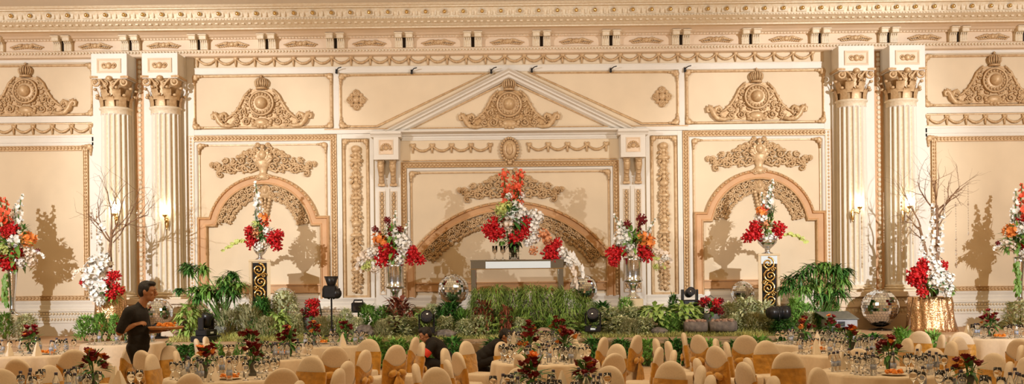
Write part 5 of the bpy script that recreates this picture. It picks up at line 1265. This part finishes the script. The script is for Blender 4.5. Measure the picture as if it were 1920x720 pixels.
# ================================================================== CHAIRS
def chair_meshes():
    bk = MB(); N = 28
    def ring(z, w, t, yc): return [(w*math.copysign(abs(math.cos(2*PI*i/N))**.85, math.cos(2*PI*i/N)), yc+t*math.copysign(abs(math.sin(2*PI*i/N))**.8, math.sin(2*PI*i/N)), z) for i in range(N)]
    def yc(z): return -.20-.13*(z-.45)
    def W(z):
        if z < .66: return .195+.015*math.sin((z-.3)*3)
        return .208*math.sqrt(max(0, 1-((z-.66)/.263)**2.3))
    zs = [.30,.38,.46,.54,.60,.66,.71,.76,.80,.84,.87,.893,.909,.918,.922]
    vs = []
    for z in zs: vs += ring(z, max(W(z),.02), .036*min(1, W(z)/.12)+.006, yc(z))
    L = len(zs)
    bk.add(vs, [(j*N+i, j*N+(i+1)%N, (j+1)*N+(i+1)%N, (j+1)*N+i) for j in range(L-1) for i in range(N)]+[tuple((L-1)*N+i for i in range(N)), tuple(range(N-1,-1,-1))], True)
    st = MB(); vs = []
    def box_ring(z, s, fl):
        r = []
        for i in range(40):
            q = 2*PI*i/40; c, sn = math.cos(q), math.sin(q); k = (abs(c)**5+abs(sn)**5)**(-.2)
            w = 1+fl*.04*math.sin(8*q)
            r.append((c*k*.215*s*w, sn*k*.225*s*w+.0, z))
        return r
    R_ = [(.0,1.08,1),(.2,1.04,.7),(.38,1.0,.2),(.445,.99,0),(.47,.93,0),(.475,.7,0)]
    for z, s, f in R_: vs += box_ring(z, s, f)
    n = len(R_)
    st.add(vs, [(j*40+i, j*40+(i+1)%40, (j+1)*40+(i+1)%40, (j+1)*40+i) for j in range(n-1) for i in range(40)]+[tuple((n-1)*40+i for i in range(40))], True)
    sa = MB(); vs = []; zt = 10
    for j in range(zt+1):
        for i in range(N):
            q = 2*PI*i/N; rear = max(0, -math.sin(q)); top = .735-.105*rear**2.5; bot = .40-.04*rear
            z = bot+(top-bot)*j/zt; w = W(min(z,.72))+.011; t = .036+.018+.006*math.sin(j*2.2+i*.6)
            c, s = math.cos(q), math.sin(q)
            vs.append((w*math.copysign(abs(c)**.85, c), yc(z)+t*math.copysign(abs(s)**.8, s)*(1.05), z))
    sa.add(vs, [(j*N+i, j*N+(i+1)%N, (j+1)*N+(i+1)%N, (j+1)*N+i) for j in range(zt) for i in range(N)], True)
    bo = MB(); yb = yc(.52)-.07
    bo.ell((0,yb-.01,.52), (.035,.03,.04), 8, 6)
    for s in (-1, 1):
        bo.ell((s*.09,yb-.005,.535), (.085,.03,.05), 9, 6, Matrix.Rotation(s*.25, 3, 'Y'))
        for (dx, L_) in ((.035,.34),(.085,.27)):
            p = [(s*.01,yb-.01,.50),(s*dx*.8,yb-.03,.40),(s*dx*1.3,yb-.025,.50-L_)]; vs = []
            for k, (x, y, z) in enumerate(p): w = (.018,.035,.05)[k]; vs += [(x-w,y,z),(x,y-.012,z),(x+w,y,z)]
            bo.add(vs, [(k*3+q, k*3+q+1, k*3+q+4, k*3+q+3) for k in (0,1) for q in (0,1)], True)
    return [('back_cover', mesh_of(bk,'back_cover',M['cover'])), ('seat_skirt', mesh_of(st,'seat_skirt',M['cover'])), ('sash', mesh_of(sa,'sash',M['sash'])), ('bow', mesh_of(bo,'bow',M['sash']))]
CHM = chair_meshes()
CH_=[('A1',13,691,55),('A2',37,672,67),('A3',88,686,29),('A4',136,655,56),('A5',171,667,27),('A6',190,660,20),('A8',199,681,30),('A9',237,645,18),('A10',277,650,52),('A11',290,664,16),('A12',318,647,28),
('B1',374,635,24),('B2',391,631,14),('B3',391,645,28),('B4',378,670,39),('B5',332,659,24),('B6',346,700,50),('B7',470,635,14),('B8',545,638,30),('B9',624,649,56),('B10',578,668,64),('B11',523,690,68),('B12',641,677,30),('B13',624,691,26),('B14',547,714,22),
('C1',687,636,52),('C2',676,656,27),('C3',744,645,42),('C4',775,643,22),('C5',771,632,20),('C6',790,681,15),('C7',821,689,62),('C8',840,653,22),('C9',844,675,26),('C10',864,660,36),('C11',885,640,34),('C12',955,635,38),
('D1',1000,647,36),('D2',982,664,36),('D3',978,690,68),('D4',1124,632,30),('D5',1150,645,40),('D6',1144,662,57),('D7',1135,687,63),('D8',1187,628,33),('D9',1240,636,14),('D9b',1254,638,14),('D10',1228,651,32),('D11',1252,656,18),('D12',1268,681,62),
('E1',1289,624,16),('E2',1312,627,32),('E3',1346,648,38),('E4',1348,635,25),('E5',1369,641,16),('E6',1398,628,50),('E7',1438,639,58),('E8',1478,661,70),('E9',1540,690,64),('E10',1400,677,32),('E11',1410,672,14),('E12',1316,672,11),('E13',1328,704,13),('E14',1428,705,20),('E15',1605,660,46),('E0',1285,682,14),
('F1',1666,630,28),('F2',1692,634,14),('F3',1720,621,38),('F4',1712,645,32),('F5',1743,653,34),('F6',1762,628,20),('F7',1803,623,56),('F8',1797,631,50),('F9',1780,648,11),('F10',1904,647,36),('F11',1915,635,40),('F12',1901,668,12),('F13',1866,664,34),('F14',1880,678,40)]
MOVE = {'A10':(279,657,54),'A12':(326,648,28),'B4':(378,664,39),'D1':(1000,639,36),'E15':(1603,654,46),'B5':(326,657,24),'A8':(199,677,30),'F9':(1776,640,11),'C12':(950,640,36)}
REG = [(245,'left of the waiter'),(480,'between waiter and lamp stand'),(720,'below the lamp stand'),(962,'around the two crouching people'),(1200,'below the fern bank'),(1480,'below the log planters'),(1700,'below floodlight and mirror ball'),(3000,'below the wide gold trunk')]
placed = []
for n, px, ty, wpx in sorted(CH_, key=lambda c: c[1]):
    if n in MOVE: px, ty, wpx = MOVE[n]
    s = (ty-h0(px))/.93; d = F/s; X = GX(px, d-CD); Y = d-CD
    best = min(TABLES, key=lambda t: (t[1]-X)**2+(t[2]-d)**2); dx, dy = best[1]-X, best[2]-d; dist = math.hypot(dx, dy)
    a = math.acos(max(0, min(1, (wpx/s-.08)/.36))); pt_ = math.atan2(dx, dy)
    wrap = lambda q: abs((q+PI) % (2*PI)-PI)
    if dist > 2.1: ps = a*(1 if px < 958 else -1)*(-1 if n[0] in 'B' or n in ('D9','D9b','C1','C2','C3','C4','C5') else 1)
    else:
        ps = min((a, -a, PI-a, a-PI), key=lambda q: wrap(q-pt_))
        if wrap(ps-pt_) > 1.25: ps = pt_
    a = math.acos(abs(math.cos(ps))); back = math.cos(ps) > 0
    placed.append([n, px, X, Y, ps, a, back])
for _ in range(60):                               # ease chairs apart where two backs would touch
    for i in range(len(placed)):
        for j in range(i):
            A, B_ = placed[i], placed[j]; dx, dy = A[2]-B_[2], A[3]-B_[3]; dd = math.hypot(dx, dy)
            if dd < .56:
                f = (.56-dd)/2/max(dd, .01)*.5; A[2] += dx*f*.35; B_[2] -= dx*f*.35; A[3] += dy*f; B_[3] -= dy*f
count = {}
for n, px, X, Y, ps, a, back in placed:
    view = 'seen edge-on' if a > 1.3 else ('turned sideways' if a > .85 else ('seen from behind' if back else 'facing the camera'))
    reg = next(r for lim, r in REG if px < lim)
    k = (view, reg); i = count.get(k, 0); count[k] = i+1
    c, s_ = math.cos(-ps), math.sin(-ps)
    t = thing('banquet_chair', (X+.2*-s_*1, Y+.2*c, 0), 'cream chair with gold sash %s, %s from left %s' % (view, ordinal(i), reg), 'chair', 'cream covered chairs around the tables', rz=-ps)
    for nm, me in CHM: inst(nm, me, t)

# ================================================================== PEOPLE
def cap(mb, p0, p1, r0, r1, sy=1.0, n=12):
    p0, p1 = Vector(p0), Vector(p1); d = p1-p0; L = d.length; d.normalize()
    pts = []; rs = []
    for i in range(4): q = PI/2*(1-i/3.); pts.append(p0-d*r0*math.sin(q)); rs.append(max(.002, r0*math.cos(q)))
    for i in range(1, 4): pts.append(p0.lerp(p1, i/4)); rs.append(r0+(r1-r0)*i/4)
    for i in range(4): q = PI/2*i/3.; pts.append(p1+d*r1*math.sin(q)); rs.append(max(.002, r1*math.cos(q)))
    mb.tube(pts, rs, n)
def limb(mb, pts, rs):
    for i in range(len(pts)-1): cap(mb, pts[i], pts[i+1], rs[i], rs[i+1])
def solid(mb, name, mt, parent, voxel=.011, it=6):
    o = mb.build(name, mt, parent); o.data.polygons.foreach_set('use_smooth', [True]*len(o.data.polygons))
    r = o.modifiers.new('skin', 'REMESH'); r.mode = 'VOXEL'; r.voxel_size = voxel; r.use_smooth_shade = True
    s = o.modifiers.new('ease', 'SMOOTH'); s.factor = .5; s.iterations = it
    return o
def hand(mb, wrist, fwd, palm_n, side, curl=.6, sz=1.0):
    """palm with five unequal bent fingers; fwd along the hand, palm_n the way the palm faces, side towards the thumb"""
    w = Vector(wrist); f = Vector(fwd).normalized(); p = Vector(palm_n).normalized(); s = Vector(side).normalized()
    kn = w+f*.085*sz
    for q in (-.026, -.009, .009, .026): cap(mb, w+s*q*.7*sz, kn+s*q*sz, .014*sz, .012*sz, n=8)
    for i, (q, L) in enumerate(((.030,.070),(.011,.078),(-.010,.073),(-.029,.058))):
        a = kn+s*q*sz; b = a+(f*math.cos(curl*.5)+p*math.sin(curl*.5))*L*.45*sz; c = b+(f*math.cos(curl*1.3)+p*math.sin(curl*1.3))*L*.33*sz; d = c+(f*math.cos(curl*1.9)+p*math.sin(curl*1.9))*L*.25*sz
        limb(mb, [a,b,c,d], [.0095*sz,.009*sz,.008*sz,.007*sz])
    a = w+s*.03*sz+f*.02*sz; b = a+(s*.8+f*.7+p*.35).normalized()*.042*sz; c = b+(f*.9+s*.2+p*.5).normalized()*.032*sz
    limb(mb, [a,b,c], [.0125*sz,.011*sz,.0085*sz])
def head(mb, hr, c, fw, up, sc=1.0):
    """adds a face to mb, hair to hr: c centre, fw the way it looks"""
    c = Vector(c); f = Vector(fw).normalized(); u = Vector(up); u = (u-f*u.dot(f)).normalized(); s = f.cross(u); Q = Matrix((f, s, u)).transposed()
    E = lambda m, p, r, n=12, v=9: m.ell(c+Q @ (Vector(p)*sc), tuple(x*sc for x in r), n, v, Q)
    E(mb, (-.005,0,.02), (.100,.077,.105)); E(mb, (.025,0,-.055), (.066,.058,.062)); E(mb, (.055,0,-.095), (.030,.032,.022)); E(mb, (.055,0,.035), (.048,.060,.04))
    cap(mb, c+Q @ Vector((.098,0,.02))*sc, c+Q @ Vector((.118,0,-.022))*sc, .010*sc, .016*sc); E(mb, (.104,.015,-.026), (.012,.010,.009)); E(mb, (.104,-.015,-.026), (.012,.010,.009))
    E(mb, (.090,0,-.052), (.014,.026,.008)); E(mb, (.087,0,-.066), (.014,.022,.009))
    for q in (-1, 1):
        E(mb, (.083,q*.032,.034), (.014,.024,.007)); E(mb, (.072,q*.045,-.015), (.02,.018,.02)); E(mb, (-.005,q*.078,.0), (.022,.010,.034)); E(mb, (.085,q*.031,.014), (.010,.014,.008))
    E(hr, (-.022,0,.05), (.098,.084,.092)); E(hr, (-.05,0,.005), (.068,.078,.085)); E(hr, (.035,0,.105), (.062,.066,.034)); E(hr, (.055,0,.10), (.04,.05,.03))
    for q in (-1, 1): E(hr, (.01,q*.074,.04), (.03,.012,.045))
def face_dots(parent, c, fw, up, sc=1.0):
    c = Vector(c); f = Vector(fw).normalized(); u = Vector(up); u = (u-f*u.dot(f)).normalized(); s = f.cross(u); Q = Matrix((f, s, u)).transposed()
    m = MB()
    for q in (-1, 1): m.ell(c+Q @ Vector((.094,q*.031,.014))*sc, (.006*sc,.010*sc,.005*sc), 8, 5, Q); m.ell(c+Q @ Vector((.098,q*.032,.040))*sc, (.006*sc,.022*sc,.004*sc), 8, 5, Q)
    m.build('eye', M['hair'], parent)
# the waiter, walking to the right with a tray
s = 136.0; d = F/s; Y = d-CD; X = GX(258, Y)
t = thing('person', (X, Y, 0), 'person in black carrying a brown tray of food, walking right between the left tables', 'person')
b = MB(); hr = MB(); sh = MB(); tr_ = MB(); so = MB()
neck = (.045,0,1.50); hc = (.135,0,1.68)
head(b, hr, hc, (1,0,-.08), (0,0,1), 1.12)
cap(b, (.03,0,1.44), (.10,0,1.60), .062, .060)
# torso and pelvis under the clothes
for (p, r) in (((.0,0,1.30),(.125,.18,.17)),((.0,0,1.10),(.115,.155,.15)),((-.01,0,.95),(.125,.165,.13))): b.ell(p, r, 14, 9)
SHN, ELN, WRN = Vector((-.045,-.20,1.41)), Vector((-.165,-.24,1.135)), Vector((.02,-.20,1.235))
SHF, ELF, WRF = Vector((-.01,.20,1.41)), Vector((.03,.25,1.13)), Vector((.26,.12,1.135))
limb(b, [SHN, ELN], [.060,.047]); limb(b, [ELN, WRN], [.046,.030]); limb(b, [SHF, ELF], [.058,.046]); limb(b, [ELF, WRF], [.045,.030])
hand(b, WRN, (.85,.35,.25), (.1,.5,-.8), (.1,.8,.5), .75, 1.05); hand(b, WRF, (.95,-.1,.02), (0,0,1), (0,-1,0), .12, 1.05)
hipn, kn_n, ann = (-.02,-.09,.90), (.10,-.09,.50), (.02,-.09,.09); hipf, knf, anf = (-.02,.09,.90), (-.02,.09,.49), (-.20,.09,.13)
limb(b, [hipn, kn_n, ann], [.085,.055,.04]); limb(b, [hipf, knf, anf], [.085,.055,.04])
solid(b, 'body', M['skin'], t, .0075, 4)
solid(hr, 'hair', M['hair'], t, .009, 4); face_dots(t, hc, (1,0,-.08), (0,0,1), 1.12)
for (p, r) in (((-.01,0,1.33),(.155,.205,.16)),((.0,0,1.18),(.155,.19,.17)),((.01,0,1.02),(.145,.18,.16)),((.0,0,.93),(.15,.185,.10)),((-.03,0,1.43),(.11,.185,.075))): sh.ell(p, r, 16, 10)
limb(sh, [SHN, SHN.lerp(ELN,.85)], [.083,.072]); limb(sh, [SHF, SHF.lerp(ELF,.85)], [.080,.070]); cap(sh, (.02,0,1.45), (.04,0,1.49), .085, .072)
solid(sh, 'black_shirt', M['blackm'], t, .012, 5)
tr_.ell((-.01,0,.91), (.15,.182,.13), 16, 10)
limb(tr_, [hipn, kn_n, ann], [.108,.080,.066]); limb(tr_, [hipf, knf, anf], [.108,.080,.066]); solid(tr_, 'black_trousers', M['blackm'], t, .013, 5)
for (p, q) in (((.0,-.09,.04),(.17,-.09,.03)),((-.235,.09,.10),(-.09,.09,.035))): cap(so, p, q, .05, .04)
solid(so, 'shoe', M['black'], t, .010, 4)
tray = thing('tray', (X+.39, Y-.02, 1.165), 'round brown tray with food held by the waiter', 'tray')
m = MB(); m.lathe([(.001,0),(.215,0),(.235,.022),(.24,.036),(.230,.036),(.210,.010),(.001,.008)], 32); m.build('tray_disc', M['wood'], tray)
pl = thing('dish', (X+.40, Y-.02, 1.176), 'dish of orange food on the waiter\'s tray', 'dish'); inst('plate', DISH, pl, (0,0,0), (0,0,0), 1.1); inst('orange_food', FOOD, pl, (0,0,0), (0,0,0), 1.25)
# two people in black crouching in front of the stage
def croucher(px, Y, sgn, label, red, hz, lean):
    X = GX(px, Y); t = thing('person', (X, Y, 0), label, 'person'); b, hr, sh, tr_, so = MB(), MB(), MB(), MB(), MB()
    hip = Vector((-.16*sgn,0,.33)); chest = Vector((.06*sgn+lean*sgn,-.02,hz-.32)); shl = chest+Vector((.06*sgn,0,.07))
    hc = shl+Vector((.12*sgn,-.02,.13)); fw = (sgn*.9,-.15,-.42)
    head(b, hr, hc, fw, (0,0,1)); cap(b, shl, hc-Vector((.02*sgn,0,.06)), .058, .055)
    limb(b, [hip, hip.lerp(chest,.5), chest], [.13,.12,.13])
    kn1, kn2 = Vector((.28*sgn,-.14,.42)), Vector((.20*sgn,.14,.10)); an1, an2 = Vector((.16*sgn,-.14,.09)), Vector((-.22*sgn,.14,.08))
    limb(b, [hip+Vector((0,-.08,0)), kn1, an1], [.08,.055,.04]); limb(b, [hip+Vector((0,.08,0)), kn2, an2], [.08,.055,.04])
    s1, s2 = shl+Vector((-.02*sgn,-.18,-.02)), shl+Vector((-.02*sgn,.17,-.02))
    e1, e2 = s1+Vector((.16*sgn,-.06,-.20)), s2+Vector((.20*sgn,.03,-.16)); w1, w2 = e1+Vector((.22*sgn,.04,.02)), e2+Vector((.20*sgn,-.05,-.02))
    limb(b, [s1,e1], [.055,.044]); limb(b, [e1,w1], [.043,.03]); limb(b, [s2,e2], [.055,.044]); limb(b, [e2,w2], [.043,.03])
    hand(b, w1, (sgn,.1,-.2), (0,.2,-1), (0,1,.2), .6); hand(b, w2, (sgn,-.1,-.2), (0,-.2,-1), (0,-1,.2), .6)
    solid(b, 'body', M['skin'], t, .009, 4); solid(hr, 'hair', M['hair'], t, .010, 4); face_dots(t, hc, fw, (0,0,1))
    for k in range(5): q = hip.lerp(chest, k/4); sh.ell(q, (.155,.19,.13), 14, 9)
    sh.ell(shl, (.13,.20,.10), 14, 9); limb(sh, [s1, s1.lerp(e1,.85)], [.078,.068]); limb(sh, [s2, s2.lerp(e2,.85)], [.078,.068]); solid(sh, 'black_shirt', M['blackm'], t, .012, 5)
    tr_.ell(hip, (.16,.18,.14), 14, 9); limb(tr_, [hip+Vector((0,-.08,0)), kn1, an1], [.105,.078,.062]); limb(tr_, [hip+Vector((0,.08,0)), kn2, an2], [.105,.078,.062]); solid(tr_, 'black_trousers', M['blackm'], t, .013, 5)
    for a in (an1, an2): cap(so, a+Vector((-.04*sgn,0,-.04)), a+Vector((.12*sgn,0,-.05)), .045, .035)
    solid(so, 'shoe', M['black'], t, .010, 4)
    if red:
        m = MB(); q = s1.lerp(e1,.55); limb(m, [s1.lerp(e1,.55), s1.lerp(e1,.78)], [.076,.074]); solid(m, 'red_armband', M['redc'], t, .010, 3)
croucher(826, -6.6, -1, 'person in black with a red armband crouching left, before the stage below the black light', True, .98, .02)
croucher(903, -6.2, 1, 'person in black bending right with a bare forearm, crouching second before the stage', False, .92, .16)
# ================================================================== LIGHT AND CAMERA
w = bpy.data.worlds.new('hall'); SC.world = w; w.use_nodes = True
nt = w.node_tree; bg = nt.nodes['Background']; bg.inputs['Strength'].default_value = .54
tc = nt.nodes.new('ShaderNodeTexCoord'); sp = nt.nodes.new('ShaderNodeSeparateXYZ'); mr = nt.nodes.new('ShaderNodeMapRange'); cr = nt.nodes.new('ShaderNodeValToRGB')
mr.inputs['From Min'].default_value = -1; mr.inputs['From Max'].default_value = 1
nz = nt.nodes.new('ShaderNodeTexNoise'); nz.inputs['Scale'].default_value = 3.2; nz.inputs['Detail'].default_value = 2
ad = nt.nodes.new('ShaderNodeMath'); ad.operation = 'MULTIPLY_ADD'; ad.inputs[1].default_value = .30
e = cr.color_ramp.elements; e[0].position = .40; e[0].color = (.30,.17,.08,1); e[1].position = .98; e[1].color = (1.5,.98,.50,1)
for pos, c in ((.55,(.36,.22,.11,1)),(.66,(.97,.56,.23,1)),(.80,(1.0,.61,.27,1))): q = e.new(pos); q.color = c
nt.links.new(tc.outputs['Generated'], sp.inputs[0]); nt.links.new(sp.outputs['Z'], mr.inputs['Value']); nt.links.new(tc.outputs['Generated'], nz.inputs['Vector'])
nt.links.new(nz.outputs['Fac'], ad.inputs[0]); sb = nt.nodes.new('ShaderNodeMath'); sb.operation = 'SUBTRACT'; sb.inputs[1].default_value = .15
nt.links.new(mr.outputs['Result'], sb.inputs[0]); nt.links.new(sb.outputs[0], ad.inputs[2]); nt.links.new(ad.outputs[0], cr.inputs['Fac']); nt.links.new(cr.outputs['Color'], bg.inputs['Color'])
def spot(name, loc, target, energy, size, blend, col, radius=.12):
    l = bpy.data.lights.new(name, 'SPOT'); l.energy = energy; l.spot_size = math.radians(size); l.spot_blend = blend; l.color = col; l.shadow_soft_size = radius
    o = bpy.data.objects.new(name, l); COL.objects.link(o); o.location = loc
    o.rotation_euler = (Vector(target)-Vector(loc)).to_track_quat('-Z', 'Y').to_euler()
    return o
KEY = (.97,.98,1.0)
for s in (-1, 1):
    spot('stage_spotlight', (s*14.5,-20,7), (s*10.2,0,3.4), 8200, 39, .4, KEY)
    spot('stage_spotlight', (s*14.5,-20,7), (s*3.6,0,3.4), 6800, 39, .4, KEY)
for x in (-11, -3.7, 3.7, 11):
    spot('added_cornice_fill', (x,-9.5,1.4), (x,0,8.0), 800, 62, 1, (1,.86,.66), 1.0)  # unseen lamps added in mid-hall to brighten the cornice from below
for x in (-8, 0, 8):
    l = bpy.data.lights.new('chandelier_light', 'AREA'); l.energy = 260; l.color = (1,.78,.5); l.shape = 'DISK'; l.size = 2.2
    o = bpy.data.objects.new('chandelier_light', l); COL.objects.link(o); o.location = (x,-11,7.2)
cam = bpy.data.cameras.new('camera'); cam.sensor_width = 36; cam.lens = 36; cam.clip_end = 200
cam.shift_x = 2/1920; cam.shift_y = 157/1920
co = bpy.data.objects.new('camera', cam); COL.objects.link(co); co.location = (0,-CD,CH); co.rotation_euler = (PI/2, TH, 0)
SC.camera = co
vs = SC.view_settings; vs.view_transform = 'Standard'; vs.look = 'None'; vs.exposure = 0; vs.gamma = 1; vs.use_curve_mapping = False
SC.cycles.max_bounces = 8; SC.cycles.diffuse_bounces = 3; SC.cycles.glossy_bounces = 4; SC.cycles.transmission_bounces = 8; SC.cycles.transparent_max_bounces = 8
SC.cycles.caustics_reflective = False; SC.cycles.caustics_refractive = False; SC.cycles.sample_clamp_indirect = 6
SC.cycles.use_denoising = True
